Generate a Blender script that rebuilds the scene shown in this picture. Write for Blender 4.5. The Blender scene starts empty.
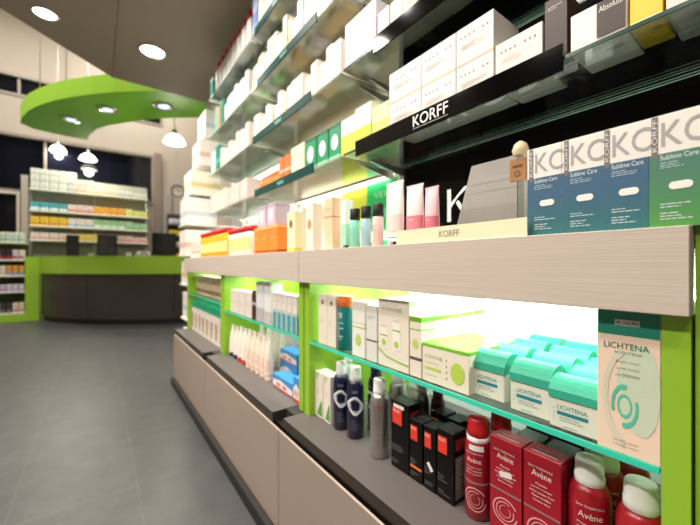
import bpy, bmesh, math, random
from mathutils import Vector, Matrix
random.seed(7)
PI = math.pi
C = bpy.context.scene.collection
# ---------------------------------------------------------------- frame of the place
# world x = from the aisle into the shelving, y = along the shelving away from the camera, z up, floor at 0
F = 340.0; TH = math.atan(252/340.0); SN, CS = math.sin(TH), math.cos(TH)
EYE = 1.04; VX, HY = 350.0, 264.0
def S(x, p):                       # where along the shelving a photo column meets the vertical plane x=p
    k = (x-VX)/F
    return p*(CS-SN*k)/(SN+CS*k)
def P(x, s):                       # the same for a plane y=s
    k = (x-VX)/F
    return s*(SN+CS*k)/(CS-SN*k)
def Z(y, p, s): return EYE+(HY-y)/F*(CS*s+SN*p)
def G(x, y, z):                    # point of the horizontal plane z seen at x,y
    Y = (z-EYE)*F/(HY-y); X = (x-VX)/F*Y
    return (CS*X+SN*Y, -SN*X+CS*Y)
# ---------------------------------------------------------------- materials
def lin(c):
    return tuple(((v/255)/12.92 if v/255 <= .04045 else ((v/255+.055)/1.055)**2.4) for v in c)
MATS = {}
def mat(name, rgb, rough=.5, metal=0, spec=.5, vary=0, coat=0):
    if name in MATS: return MATS[name]
    m = bpy.data.materials.new(name); m.use_nodes = True
    nt = m.node_tree; b = nt.nodes['Principled BSDF']
    c = lin(rgb)+(1,)
    b.inputs['Base Color'].default_value = c; b.inputs['Roughness'].default_value = rough
    b.inputs['Metallic'].default_value = metal; b.inputs['Specular IOR Level'].default_value = spec
    b.inputs['Coat Weight'].default_value = coat
    if vary:
        t = nt.nodes.new('ShaderNodeTexCoord'); n = nt.nodes.new('ShaderNodeTexNoise'); r = nt.nodes.new('ShaderNodeMixRGB')
        n.inputs['Scale'].default_value = 9; n.inputs['Detail'].default_value = 5
        r.inputs['Color1'].default_value = tuple(v*(1-vary) for v in c[:3])+(1,); r.inputs['Color2'].default_value = tuple(min(1, v*(1+vary)) for v in c[:3])+(1,)
        nt.links.new(t.outputs['Object'], n.inputs['Vector']); nt.links.new(n.outputs['Fac'], r.inputs['Fac']); nt.links.new(r.outputs[0], b.inputs['Base Color'])
    MATS[name] = m; return m
def emis(name, rgb, st):
    if name in MATS: return MATS[name]
    m = mat(name, rgb); b = m.node_tree.nodes['Principled BSDF']
    b.inputs['Emission Color'].default_value = lin(rgb)+(1,); b.inputs['Emission Strength'].default_value = st
    return m
def glassmat(name, tint, gl=.12, rough=.02):
    m = bpy.data.materials.new(name); m.use_nodes = True; nt = m.node_tree; nt.nodes.clear()
    o = nt.nodes.new('ShaderNodeOutputMaterial'); mx = nt.nodes.new('ShaderNodeMixShader'); t = nt.nodes.new('ShaderNodeBsdfTransparent'); g = nt.nodes.new('ShaderNodeBsdfGlossy')
    fr = nt.nodes.new('ShaderNodeFresnel'); fr.inputs['IOR'].default_value = 1.45
    ad = nt.nodes.new('ShaderNodeMath'); ad.operation = 'MULTIPLY_ADD'; ad.inputs[1].default_value = .8; ad.inputs[2].default_value = gl*.2
    nt.links.new(fr.outputs[0], ad.inputs[0])
    t.inputs['Color'].default_value = lin(tint)+(1,); g.inputs['Roughness'].default_value = rough
    nt.links.new(ad.outputs[0], mx.inputs['Fac']); nt.links.new(t.outputs[0], mx.inputs[1]); nt.links.new(g.outputs[0], mx.inputs[2]); nt.links.new(mx.outputs[0], o.inputs['Surface'])
    MATS[name] = m; return m
def c3(rgb, rough=.45, coat=0): return mat('print_%02x%02x%02x_%d' % (rgb[0], rgb[1], rgb[2], int(rough*100)), rgb, rough, coat=coat)
# wood-look laminate with fine grain along y
def grain(name, a, b, sc=(1.5, 1.5, 160), rough=.5):
    m = mat(name, a, rough); nt = m.node_tree; bs = nt.nodes['Principled BSDF']
    t = nt.nodes.new('ShaderNodeTexCoord'); mp = nt.nodes.new('ShaderNodeMapping'); mp.inputs['Scale'].default_value = sc
    n = nt.nodes.new('ShaderNodeTexNoise'); n.inputs['Scale'].default_value = 2.0; n.inputs['Detail'].default_value = 3
    r = nt.nodes.new('ShaderNodeValToRGB'); r.color_ramp.elements[0].position = .35; r.color_ramp.elements[1].position = .62
    r.color_ramp.elements[0].color = lin(a)+(1,); r.color_ramp.elements[1].color = lin(b)+(1,)
    bp = nt.nodes.new('ShaderNodeBump'); bp.inputs['Strength'].default_value = .15
    nt.links.new(t.outputs['Object'], mp.inputs['Vector']); nt.links.new(mp.outputs[0], n.inputs['Vector']); nt.links.new(n.outputs['Fac'], r.inputs[0])
    nt.links.new(r.outputs[0], bs.inputs['Base Color']); nt.links.new(n.outputs['Fac'], bp.inputs['Height']); nt.links.new(bp.outputs[0], bs.inputs['Normal'])
    return m
FASC = grain('beige_laminate', (190, 175, 163), (203, 189, 177), (1.5, 1.5, 420))
DRAW = mat('taupe_drawer', (158, 142, 130), .5, vary=.05)
EDGE = mat('pale_edge', (176, 160, 144), .6)
DARK = mat('dark_edging', (50, 43, 38), .55)
CTOP = mat('grey_worktop', (92, 85, 83), .5, vary=.05)
GREEN = mat('lime_green_lacquer', (146, 190, 50), .4, vary=.03)
WHITEP = mat('white_panel', (235, 238, 235), .5)
CREAM = mat('cream_panel', (226, 216, 190), .5, vary=.04)
BLACKG = mat('black_gloss', (6, 5, 5), .08, spec=.18)
BLACK = mat('black_matt', (14, 13, 13), .5)
TEALS = mat('teal_strip', (4, 62, 57), .5, spec=.12)
GLS = glassmat('clear_glass', (244, 251, 247))
GEDGE = mat('glass_edge_green', (60, 205, 175), .25)
GEDGD = mat('glass_edge_dark', (30, 62, 50), .25)
METAL = mat('brushed_metal', (190, 190, 188), .35, 1)
PLAST = mat('white_plastic', (232, 230, 226), .35)
CLEARP = glassmat('clear_plastic', (225, 238, 232), .3, .1)
# floor
fm = mat('grey_slate_tiles', (100, 98, 95), .38); nt = fm.node_tree; bs = nt.nodes['Principled BSDF']
t = nt.nodes.new('ShaderNodeTexCoord'); mp = nt.nodes.new('ShaderNodeMapping'); mp.inputs['Rotation'].default_value = (0, 0, PI/2); mp.inputs['Location'].default_value = (0.0, .313+.235+.203, 0)
br = nt.nodes.new('ShaderNodeTexBrick'); br.offset = .5; br.inputs['Scale'].default_value = 1; br.inputs['Brick Width'].default_value = .94; br.inputs['Row Height'].default_value = .45; br.inputs['Mortar Size'].default_value = .002
br.inputs['Color1'].default_value = lin((66, 66, 68))+(1,); br.inputs['Color2'].default_value = lin((70, 70, 71))+(1,); br.inputs['Mortar'].default_value = lin((86, 83, 79))+(1,)
n = nt.nodes.new('ShaderNodeTexNoise'); n.inputs['Scale'].default_value = 7; n.inputs['Detail'].default_value = 8; n.inputs['Roughness'].default_value = .65
r = nt.nodes.new('ShaderNodeValToRGB'); r.color_ramp.elements[0].color = (.72, .72, .73, 1); r.color_ramp.elements[1].color = (1.2, 1.19, 1.16, 1); r.color_ramp.elements[0].position = .3; r.color_ramp.elements[1].position = .7
mu = nt.nodes.new('ShaderNodeMixRGB'); mu.blend_type = 'MULTIPLY'; mu.inputs['Fac'].default_value = 1
nt.links.new(t.outputs['Object'], mp.inputs['Vector']); nt.links.new(mp.outputs[0], br.inputs['Vector']); nt.links.new(t.outputs['Object'], n.inputs['Vector'])
nt.links.new(n.outputs['Fac'], r.inputs[0]); nt.links.new(br.outputs['Color'], mu.inputs['Color1']); nt.links.new(r.outputs[0], mu.inputs['Color2']); nt.links.new(mu.outputs[0], bs.inputs['Base Color'])
bp = nt.nodes.new('ShaderNodeBump'); bp.inputs['Strength'].default_value = .12; nt.links.new(n.outputs['Fac'], bp.inputs['Height']); nt.links.new(bp.outputs[0], bs.inputs['Normal'])
FLOOR = fm
# ---------------------------------------------------------------- mesh builder
_txt = {}
def text_mesh(s):
    if s in _txt: return _txt[s]
    cu = bpy.data.curves.new('t', 'FONT'); cu.body = s; cu.resolution_u = 3
    ob = bpy.data.objects.new('t', cu); C.objects.link(ob)
    dg = bpy.context.evaluated_depsgraph_get(); me = bpy.data.meshes.new_from_object(ob.evaluated_get(dg))
    vs = [(v.co.x, v.co.y) for v in me.vertices]; fs = [tuple(p.vertices) for p in me.polygons]
    x0 = min(v[0] for v in vs); x1 = max(v[0] for v in vs); y0 = min(v[1] for v in vs); y1 = max(v[1] for v in vs)
    vs = [((a-x0)/(x1-x0), (b-y0)/(y1-y0)) for a, b in vs]
    bpy.data.objects.remove(ob); bpy.data.meshes.remove(me); bpy.data.curves.remove(cu)
    _txt[s] = (vs, fs); return _txt[s]
class MB:
    def __init__(self): self.v = []; self.f = []; self.m = []; self.sm = []; self.mats = []
    def mi(self, m):
        if m not in self.mats: self.mats.append(m)
        return self.mats.index(m)
    def add(self, vs, fs, m, smooth=False):
        o = len(self.v); self.v += [tuple(v) for v in vs]; i = self.mi(m)
        for f in fs: self.f.append(tuple(o+k for k in f)); self.m.append(i); self.sm.append(smooth)
    def box(self, x0, y0, z0, x1, y1, z1, m, bev=0):
        bm = bmesh.new(); bmesh.ops.create_cube(bm, size=1)
        for v in bm.verts: v.co = Vector(((x0+x1)/2+v.co.x*(x1-x0), (y0+y1)/2+v.co.y*(y1-y0), (z0+z1)/2+v.co.z*(z1-z0)))
        if bev: bmesh.ops.bevel(bm, geom=bm.edges[:], offset=bev, segments=1, affect='EDGES')
        bmesh.ops.recalc_face_normals(bm, faces=bm.faces[:]); self.frombm(bm, m); return self
    def frombm(self, bm, m, smooth=False):
        bm.verts.ensure_lookup_table(); bm.verts.index_update()
        self.add([v.co[:] for v in bm.verts], [[v.index for v in f.verts] for f in bm.faces], m, smooth); bm.free()
    def lathe(self, prof, m, seg=28, cx=0, cy=0, sx=1, sy=1, caps=True):
        vs = []; fs = []; n = len(prof)
        for r_, z_ in prof:
            for k in range(seg):
                a = 2*PI*k/seg; vs.append((cx+sx*r_*math.cos(a), cy+sy*r_*math.sin(a), z_))
        for i in range(n-1):
            for k in range(seg):
                k2 = (k+1) % seg; fs.append((i*seg+k, i*seg+k2, (i+1)*seg+k2, (i+1)*seg+k))
        self.add(vs, fs, m, True)
        if caps:
            self.add(vs[:seg], [tuple(range(seg))[::-1]], m); self.add(vs[-seg:], [tuple(range(seg))], m)
        return self
    def prism(self, pts, z0, z1, m, mside=None):
        n = len(pts); vs = [(x, y, z0) for x, y in pts]+[(x, y, z1) for x, y in pts]
        self.add(vs, [tuple(range(n))[::-1], tuple(range(n, 2*n))], m)
        self.add(vs, [(i, (i+1) % n, n+(i+1) % n, n+i) for i in range(n)], mside or m); return self
    def tube(self, a, b, r_, m, seg=10):
        a = Vector(a); b = Vector(b); q = (b-a).to_track_quat('Z', 'Y'); L = (b-a).length; vs = []
        for z_ in (0, L):
            for k in range(seg): vs.append(tuple(a+q @ Vector((r_*math.cos(2*PI*k/seg), r_*math.sin(2*PI*k/seg), z_))))
        self.add(vs, [(k, (k+1) % seg, seg+(k+1) % seg, seg+k) for k in range(seg)], m, True)
        self.add(vs, [tuple(range(seg))[::-1], tuple(range(seg, 2*seg))], m); return self
    # flat print on a mapped face
    def rect(self, mp, u0, v0, u1, v1, m, e=.0004, n=1):
        vs = []; fs = []
        for i in range(n+1):
            u = u0+(u1-u0)*i/n; vs += [mp(u, v0, e), mp(u, v1, e)]
        for i in range(n): fs.append((2*i, 2*i+2, 2*i+3, 2*i+1))
        self.add(vs, fs, m)
    def poly(self, mp, pts, m, e=.0006): self.add([mp(u, v, e) for u, v in pts], [tuple(range(len(pts)))], m)
    def ring(self, mp, cu, cv, ru, rv, th, m, a0=0, a1=360, e=.0008, tilt=0, n=28):
        vs = []; fs = []
        for i in range(n+1):
            a = math.radians(a0+(a1-a0)*i/n)
            for q in (1, 1-th):
                x, y = ru*q*math.cos(a), rv*q*math.sin(a)
                vs.append(mp(cu+x*math.cos(tilt)-y*math.sin(tilt), cv+x*math.sin(tilt)+y*math.cos(tilt), e))
        for i in range(n): fs.append((2*i, 2*i+2, 2*i+3, 2*i+1))
        self.add(vs, fs, m)
    def text(self, mp, s, u0, v0, w, h, m, e=.0007, rot=0):
        vs, fs = text_mesh(s)
        if rot: self.add([mp(u0+(1-b)*w, v0+a*h, e) for a, b in vs], fs, m)
        else: self.add([mp(u0+a*w, v0+b*h, e) for a, b in vs], fs, m)
    def lines(self, mp, u0, v0, w, n, dv, m, hh=.0012):
        for i in range(n):
            L = w*random.choice((1, .8, .62, .9, .5)); u = u0
            while u < u0+L:
                q = min(random.uniform(.004, .010), u0+L-u); self.rect(mp, u, v0-i*dv, u+q, v0-i*dv+hh, m, .0007); u += q+.0013
    def build(self, name, parent=None, loc=None, rz=0):
        me = bpy.data.meshes.new(name); me.from_pydata(self.v, [], self.f)
        for m in self.mats: me.materials.append(m)
        me.polygons.foreach_set('material_index', self.m); me.polygons.foreach_set('use_smooth', self.sm); me.update()
        o = bpy.data.objects.new(name, me); C.objects.link(o)
        if parent: o.parent = parent
        if loc: o.location = loc
        o.rotation_euler.z = rz
        return o
def tag(o, label=None, cat=None, group=None, kind=None):
    if label: o['label'] = label
    if cat: o['category'] = cat
    if group: o['group'] = group
    if kind: o['kind'] = kind
    return o
def empty(name, loc, label, cat, group=None, rz=0):
    o = bpy.data.objects.new(name, None); C.objects.link(o); o.location = loc; o.rotation_euler.z = rz; o.empty_display_size = .05
    return tag(o, label, cat, group)
def structure(mb, name): return tag(mb.build(name), kind='structure')
def copy_tree(o, parent=None):
    c = o.copy(); C.objects.link(c)
    if parent: c.parent = parent
    for ch in list(o.children): copy_tree(ch, c)
    return c
ORD = ['first', 'second', 'third', 'fourth', 'fifth', 'sixth', 'seventh', 'eighth', 'ninth', 'tenth', 'eleventh', 'twelfth', 'thirteenth', 'fourteenth', 'fifteenth', 'sixteenth']
def ordinal(i, n):
    if n == 1: return 'the only one there'
    if i == 0: return 'leftmost of its row'
    if i == n-1: return 'rightmost of its row'
    return ORD[i]+' from the left'
# face mappings for a carton with front face at local x=0 (looking to -x), width along y, base at z=0
def front(w): return lambda u, v, e: (-e, w/2-u, v)
def side(w): return lambda u, v, e: (u, -w/2-e, v)
def top(w, h): return lambda u, v, e: (v, w/2-u, h+e)
def cyl(r_): return lambda u, v, e: (-(r_+e)*math.cos(u/r_), -(r_+e)*math.sin(u/r_), v)
def carton_mb(w, h, d, m, bev=.0008):
    b = MB(); b.box(0, -w/2, 0, d, w/2, h, m, bev)
    ed = c3((120, 118, 112))
    b.rect(top(w, h), w*.03, d*.12, w*.97, d*.12+.0006, ed, .0003)         # tuck flap seam
    return b
# ================================================================= THE ROOM
CEIL = EYE+1.90; HI = EYE+5.4; WP = 1.19; BACK = 9.6
WALLM = mat('beige_wall_paint', (162, 152, 140), .7, vary=.03)
WALLG = mat('warm_grey_wall', (150, 140, 130), .7, vary=.04)
CEILM = mat('taupe_ceiling', (142, 131, 118), .62, vary=.03)
structure(MB().box(-3.4, -2.6, -.1, 4.2, 12.2, 0, FLOOR), 'floor')
structure(MB().box(WP, -2.6, 0, WP+.15, 4.9, HI, WALLM), 'wall_right')
structure(MB().box(4.05, 4.9, 0, 4.2, 10, HI, WALLM), 'wall_side')
structure(MB().box(WP+.15, 4.75, 0, 4.2, 4.9, HI, WALLM), 'wall_return')
structure(MB().box(-3.55, -2.6, 0, -3.4, 12.2, HI, WALLM), 'wall_left')
structure(MB().box(-3.4, -2.75, 0, 1.4, -2.6, HI, WALLM), 'wall_front')
# back wall with three real openings glazed with dark night glass
zw0, zw1 = EYE+1.72, EYE+2.66; zt0, zt1 = EYE+3.42, EYE+3.86; zl0, zl1 = EYE+.35, EYE+1.72
pr = P(154, BACK)
b = MB()
b.box(-3.4, BACK, zt1, 4.2, BACK+.2, HI, WALLM); b.box(-3.4, BACK, zw1, 4.2, BACK+.2, zt0, WALLM)
b.box(pr, BACK, 0, 4.2, BACK+.2, zw1, WALLM); b.box(1.3, BACK, zt0, 4.2, BACK+.2, zt1, WALLM)
b.box(P(22, BACK), BACK, 0, pr, BACK+.2, zw0-.25, WALLG); b.box(-3.4, BACK, 0, P(22, BACK), BACK+.2, zl0, WALLG)
structure(b, 'wall_back')
NIGHT = mat('night_glass', (10, 12, 22), .06, coat=.4); FRAME = mat('grey_window_frame', (128, 120, 112), .45)
def window(n, x0, x1, z0, z1, bars, fr):
    w = structure(MB().box(x0, BACK+.09, z0, x1, BACK+.1, z1, NIGHT), 'window_%d' % n)
    f = MB(); t_ = .05
    f.box(x0, BACK-.02, z0, x1, BACK+.12, z0+t_, fr); f.box(x0, BACK-.02, z1-t_, x1, BACK+.12, z1, fr)
    f.box(x0, BACK-.02, z0+t_, x0+t_, BACK+.12, z1-t_, fr); f.box(x1-t_, BACK-.02, z0+t_, x1, BACK+.12, z1-t_, fr)
    for q in bars: f.box(q-.02, BACK+.02, z0+t_, q+.02, BACK+.12, z1-t_, fr)
    f.build('window_frame', w)
window(1, -3.4, 1.3, zt0, zt1, (-1.3, .2), FRAME)
window(2, -3.4, pr, zw0-.25, zw1, (-.9,), FRAME)
window(3, -3.4, P(20, BACK), zl0, zw0-.25, (-2.0,), mat('pale_window_frame', (196, 186, 176), .45))
structure(MB().box(P(21.5, BACK), BACK-.06, 0, P(28.5, BACK), BACK-.001, zw0+.1, mat('pale_post', (176, 168, 158), .5)), 'trim_1')
structure(MB().box(P(154, BACK), BACK-.12, 0, P(161, BACK), BACK-.001, zw1+.05, mat('brown_grey_post', (120, 108, 98), .5)), 'trim_2')
# dropped ceiling with its cut corner, and the higher ceiling beyond it
A = G(112.5, 77.5, CEIL); B_ = G(0, 8, CEIL); d_ = (B_[0]-A[0], B_[1]-A[1])
B2 = (A[0]+d_[0]*4.0, A[1]+d_[1]*4.0)
structure(MB().prism([A, B2, (B2[0], -2.6), (WP, -2.6), (WP, A[1])], CEIL, CEIL+.25, CEILM), 'ceiling')
HIC = structure(MB().box(-3.55, -2.75, HI, 4.35, 12.2, HI+.1, mat('pale_high_ceiling', (160, 150, 138), .7)), 'ceiling_high')
structure(MB().tube((A[0], A[1], CEIL-.001), (A[0], -2.6, CEIL-.001), .003, mat('ceiling_joint', (96, 86, 76), .6), 6), 'trim_3')
# recessed downlights
LAMP = emis('lamp_glow', (255, 244, 225), 12)
def downlight(x, y, z, r_, label, group='downlights in the taupe ceiling', st=26, light=True):
    e = empty('downlight', (x, y, z), label, 'ceiling light', group)
    MB().lathe([(r_, -.001), (r_*1.16, -.004), (r_*1.18, -.010), (r_, -.012), (r_*.97, -.006)], METAL, 32, caps=False).build('trim_ring', e)
    MB().lathe([(r_*.98, -.003), (r_*.6, -.007), (.001, -.009)], LAMP, 32, caps=False).build('lamp', e)
    if light:
        L = bpy.data.lights.new('downlight_lamp', 'AREA'); L.shape = 'DISK'; L.size = r_*1.8; L.energy = st; L.color = (1, .94, .85); L.spread = math.radians(150)
        o = bpy.data.objects.new('downlight_lamp', L); C.objects.link(o); o.parent = e; o.location = (0, 0, -.02)
    return e
DL = 13
g1 = G(152.5, 51, CEIL); g2 = G(45, 13, CEIL)
downlight(g1[0], g1[1], CEIL, .095, 'round recessed ceiling lamp nearest the green hanging canopy', st=14)
downlight(g2[0], g2[1], CEIL, .07, 'round recessed ceiling lamp at the upper left corner of the view', st=14)
for (x, y) in ((.385, 2.2), (-.32, 2.2), (-.32, .95), (.3, .7), (-.32, -.6), (-1.25, .2), (-1.25, 1.3), (-1.25, 2.2)):  # leftmost row is added, out of view, to brighten fronts on the worktop
    o = downlight(x, y, CEIL, .09, 'recessed ceiling lamp over the aisle above the viewer', 'lamps over the aisle above the viewer', st=24 if x < -1 else 10)
# green hanging canopy
zc = EYE+2.2
outer = [(20, 123), (22, 117), (29, 110), (40, 105), (54, 100.5), (71, 97), (92, 94), (114, 92), (143, 91), (171, 91), (215, 93)]
inner = [(215, 117), (186, 117.7), (160, 118.5), (140, 120.5), (123, 123), (108, 125.5), (97, 129), (90, 134.5), (87, 140), (68, 136.5), (51, 133), (34, 129)]
pts = [G(x, y, zc) for x, y in outer+inner]
can = tag(MB().prism(pts, zc, zc+.24, mat('canopy_green', (112, 182, 30), .55), mat('canopy_green_edge', (150, 205, 45), .5)).build('hanging_canopy'), 'curved lime green ceiling canopy hanging above the service desk', 'canopy')
for x, y in ((71, 119), (108, 109), (163, 106)):
    gx, gy = G(x, y, zc)
    MB().lathe([(.115, -.001), (.13, -.01), (.09, -.014), (.001, -.014)], METAL, 24, gx, gy, caps=False).build('spot_ring', can).location.z = zc
    MB().lathe([(.062, -.0145), (.001, -.016)], emis('cool_spot_glow', (205, 225, 255), 1.3), 24, gx, gy, caps=False).build('spot_lamp', can).location.z = zc
for x, y in ((40, 102), (66, 98), (120, 100)):
    gx, gy = G(x, y+6, zc); MB().tube((gx, gy, zc+.24), (gx, gy, HI), .006, METAL, 6).build('suspension_cable', can)
# ================================================================= THE SHELVING ALONG THE RIGHT WALL
PF = .615                                   # fascia plane
SEAM = [.090, 1.161, 2.232, 3.303]
FB, FT = EYE-.069, EYE+.0506                # fascia bottom / ledge top
CT = EYE-.573; DB = EYE-.981; GS = EYE-.289 # worktop top, drawer bottom, lower glass shelf top
bayname = ['nearest', 'middle', 'farthest']
glow = emis('led_tube', (235, 255, 248), 5)
GS0 = GS
for i in range(3):
    s0, s1 = SEAM[i], SEAM[i+1]; GS = GS0+(.035 if i == 2 else 0)
    e = empty('display_cabinet', (PF, s0, 0), 'built-in display cabinet with lime green sides, %s one along the aisle' % bayname[i], 'cabinet', 'display cabinets along the aisle')
    loc = (-PF, -s0, 0)
    def part(mb, name, par=None):
        o = mb.build(name, par or e)
        if par is None: o.location = loc
        return o
    b = MB(); b.box(PF, s0+.0018, FB, PF+.03, s1-.0018, FT, FASC, .001); b.box(PF+.0301, s0+.002, FT-.03, WP-.02, s1-.002, FT-.0005, FASC); part(b, 'fascia')
    for q in ((s0+.004, s0+.034 if i == 0 else s0+.040), (s1-.042, s1-.005)):
        part(MB().box(PF+.024, q[0], CT+.0005, WP-.005, q[1], FB-.0005 if True else FT, GREEN), 'side_panel')
    if i == 0: part(MB().box(PF+.031, s0-.006, 0, WP-.005, s0+.0009, FT+.0, GREEN), 'end_panel')
    part(MB().box(WP-.02, s0+.043, CT+.001, WP-.006, s1-.043, FT-.031, WHITEP if i != 1 else GREEN), 'back_panel')
    cs0 = s0-.05 if i == 0 else s0; 
    near = [s0-.05, 1.235, 2.325][i]; pf = [.552, .542, .542][i]; far = s1-.001
    b = MB(); b.box(pf, near, CT-.036, WP-.005, far, CT-.0005, DARK); b.rect(lambda u, v, e_: (u, v, CT+e_), pf+.0, near, WP-.006, far, CTOP, .0002); part(b, 'worktop')
    if i: part(MB().box(.60, s0+.001, CT-.04, WP-.01, near-.001, CT-.001, DARK), 'filler_strip')
    b = MB(); b.box(.533, s0+.0025, DB, .5405, s1-.0025, EYE-.612, DRAW); b.rect(lambda u, v, e_: (.533+u, v, EYE-.612+e_), .0, s0+.002, .0075, s1-.002, EDGE, .0004)
    part(b, 'drawer_front')
    part(MB().box(.556, s0+.006, DB+.002, WP-.01, s1-.006, CT-.0365, BLACK), 'drawer_carcass')
    part(MB().box(.508, s0+.002, 0, WP-.02, s1-.002, DB-.004, mat('plinth_as_shade', (28, 23, 21), .7)), 'plinth')  # brought forward and nearly black, standing in for the shade under the drawers
    ge = s0+(.036 if i == 0 else .043); g = MB(); g.box(.641, ge, GS-.010, WP-.03, s1-.045, GS-.0001, GLS); gs_ = part(g, 'glass_shelf')
    o = MB().box(.638, ge, GS-.0101, .6412, s1-.045, GS, GEDGE).build('polished_edge', gs_); o['label'] = 'pale turquoise polished glass edge'
    for yy in (s0+.05, s1-.056):
        for xx in (.70, 1.05): MB().lathe([(.004, GS-.018), (.004, GS-.0102)], METAL, 10, xx, yy).build('shelf_pin', gs_)
    o = part(MB().tube((WP-.06, s0+.06, FB-.002), (WP-.06, s1-.06, FB-.002), .012, glow, 12), 'led_tube')
    L = bpy.data.lights.new('cabinet_led', 'AREA'); L.shape = 'RECTANGLE'; L.size = .9; L.size_y = .06; L.energy = [3.6, 3.5, 3][i]; L.color = (.9, 1, .97)
    o = bpy.data.objects.new('cabinet_led', L); C.objects.link(o); o.parent = e; o.location = (.80-PF, (s1-s0)/2, FB-.004); o.rotation_euler = (0, 0, PI/2)
    L = bpy.data.lights.new('cabinet_led', 'AREA'); L.shape = 'RECTANGLE'; L.size = .9; L.size_y = .05; L.energy = [4.6, 2.2, 1.5][i]; L.color = (.92, 1, .98)
    o = bpy.data.objects.new('cabinet_led', L); C.objects.link(o); o.parent = e; o.location = (WP-.15-PF, (s1-s0)/2, FB-.006)
    o.rotation_euler = (0, math.radians(-48), 0); L.size, L.size_y = .04, .95
GS = GS0
# upper back panels
ub = [('black glossy wall panel behind the nearest glass shelves', BLACKG), ('cream wall panel behind the middle glass shelves', CREAM), ('pale grey green wall panel behind the farthest glass shelves', mat('sage_panel', (178, 184, 168), .5))]
panels = []
for i in range(3):
    b = MB().box(WP-.02, SEAM[i]-(.5 if i == 0 else 0)+.001, FT+.001, WP-.002, SEAM[i+1]-.008, CEIL-.002, ub[i][1])
    o = tag(b.build('wall_panel'), ub[i][0], 'panel', 'wall panels behind the glass shelves'); panels.append(o)
wp = WP-.0205
def backmap(u, v, e): return (wp-e, u, v)
k = MB()   # the big K on the black panel
sK = S(447, wp); zK0, zK1 = EYE+.118, EYE+.225
WHT = c3((240, 238, 232)); WHG = emis('letters_added_glow', (244, 242, 238), .5)  # slight glow put into the wall lettering to lift its white
sK = S(447.5, wp); zK0, zK1 = Z(222, wp, sK), Z(190, wp, sK)
km = lambda u, v, e: (wp-e, sK-u, zK0+v)
hK = zK1-zK0; kw = hK*.13; k.rect(km, 0, 0, kw, hK, WHG, .001)
k.poly(km, [(kw, hK*.42), (hK*.62, hK*1.0), (hK*.78, hK*1.0), (kw, hK*.55)], WHG, .0012); k.poly(km, [(hK*.32, hK*.55), (hK*.68, 0), (hK*.84, 0), (hK*.40, hK*.63)], WHG, .0014)
k.text(km, 'ORFF', hK*1.05, 0, hK*3.2, hK, WHG, .001)
k.build('lettering', panels[0])['label'] = 'large white wall lettering'
for i in (1, 2, 3):
    b = MB().box(WP-.045, SEAM[i]-.007, FT+.001, WP-.003, SEAM[i]+.0005, CEIL-.003, mat('white_upright', (235, 235, 230), .4))
    for q in range(40):
        b.rect(lambda u, v, e: (WP-.045-e, SEAM[i]-.007+u, v), .0025, FT+.05+q*.045, .0045, FT+.07+q*.045, BLACK)
    tag(b.build('shelf_upright'), 'white slotted upright rail at the far end of the %s glass shelves' % bayname[i-1], 'rail', 'slotted rails behind the shelves')
# posters low on the cream panel
for x0, x1, rgb, lb in ((368, 398.5, (30, 178, 95), 'green wall poster beside the black panel'), (343, 367.5, (206, 218, 70), 'yellow green wall poster left of the green one')):
    sa, sb = S(x1, wp), S(x0, wp)
    b = MB().box(wp-.006, sa, FT+.02, wp-.0002, sb, EYE+.425, c3(rgb, .35))
    mpz = lambda u, v, e: (wp-.006-e, sb-u, v)
    b.rect(mpz, .02, FT+.07, sb-sa-.02, FT+.12, c3((230, 240, 190))); b.ring(mpz, (sb-sa)/2, EYE+.26, .05, .03, .7, c3((90, 200, 160)))
    if x0 == 368: b.text(mpz, 'VER', .06, EYE+.34, .11, .03, c3((170, 235, 190)))
    tag(b.build('wall_poster'), lb, 'poster')
# light bars under the shelves, and unseen ones added on the ledge as uplights
mat_bar = emis('led_bar_glow', (255, 250, 235), 2)
def ledbar(x, y0, y1, z, en, ry, lb, grp, w_=.03):
    e = empty('shelf_light_bar', (x, (y0+y1)/2, z), lb, 'light bar', grp)
    L_ = y1-y0
    MB().box(-.008, -L_/2, 0, .0133 if ry < 1.6 else .008, L_/2, .006, METAL).build('housing', e)
    MB().box(-.006, -L_/2+.01, .0062 if ry > 1.6 else -.002, .006, L_/2-.01, .008 if ry > 1.6 else -.0002, mat_bar).build('diffuser', e)
    L = bpy.data.lights.new('led_light', 'AREA'); L.shape = 'RECTANGLE'; L.size = w_; L.size_y = L_*.9; L.energy = en; L.color = (1, .99, .94)
    o = bpy.data.objects.new('led_light', L); C.objects.link(o); o.parent = e; o.rotation_euler = (0, ry, 0); o.location = (0, 0, .02 if ry > 1.6 else -.01)
ledbar(.80, .14, .93, FT+.0004, 1.6, PI, 'added unseen light bar on the beige ledge behind the blue cartons and the leaflet', 'added light bars on the ledge')  # uplight added to brighten the box undersides on the shelf above
for i in (1, 2):
    ledbar(WP-.09, SEAM[i]+.03, SEAM[i+1]-.03, FT+.0004, [3, 1.6, 1.6][i], PI, 'added light bar on the ledge at the foot of the %s wall panel' % bayname[i], 'added light bars on the ledge')  # uplights added to light the wall panels and shelf undersides
for i in (1, 2):
    for j, z in enumerate((EYE+.455, EYE+.805, EYE+1.15, EYE+1.50)):
        ledbar(WP-.034, SEAM[i]+.03, SEAM[i+1]-.03, z-.0165, 1.0, 0, 'light bar under the %s glass shelf of the %s bay' % (['lowest', 'second', 'third', 'top'][j], bayname[i]), 'light bars under the glass shelves')
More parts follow.
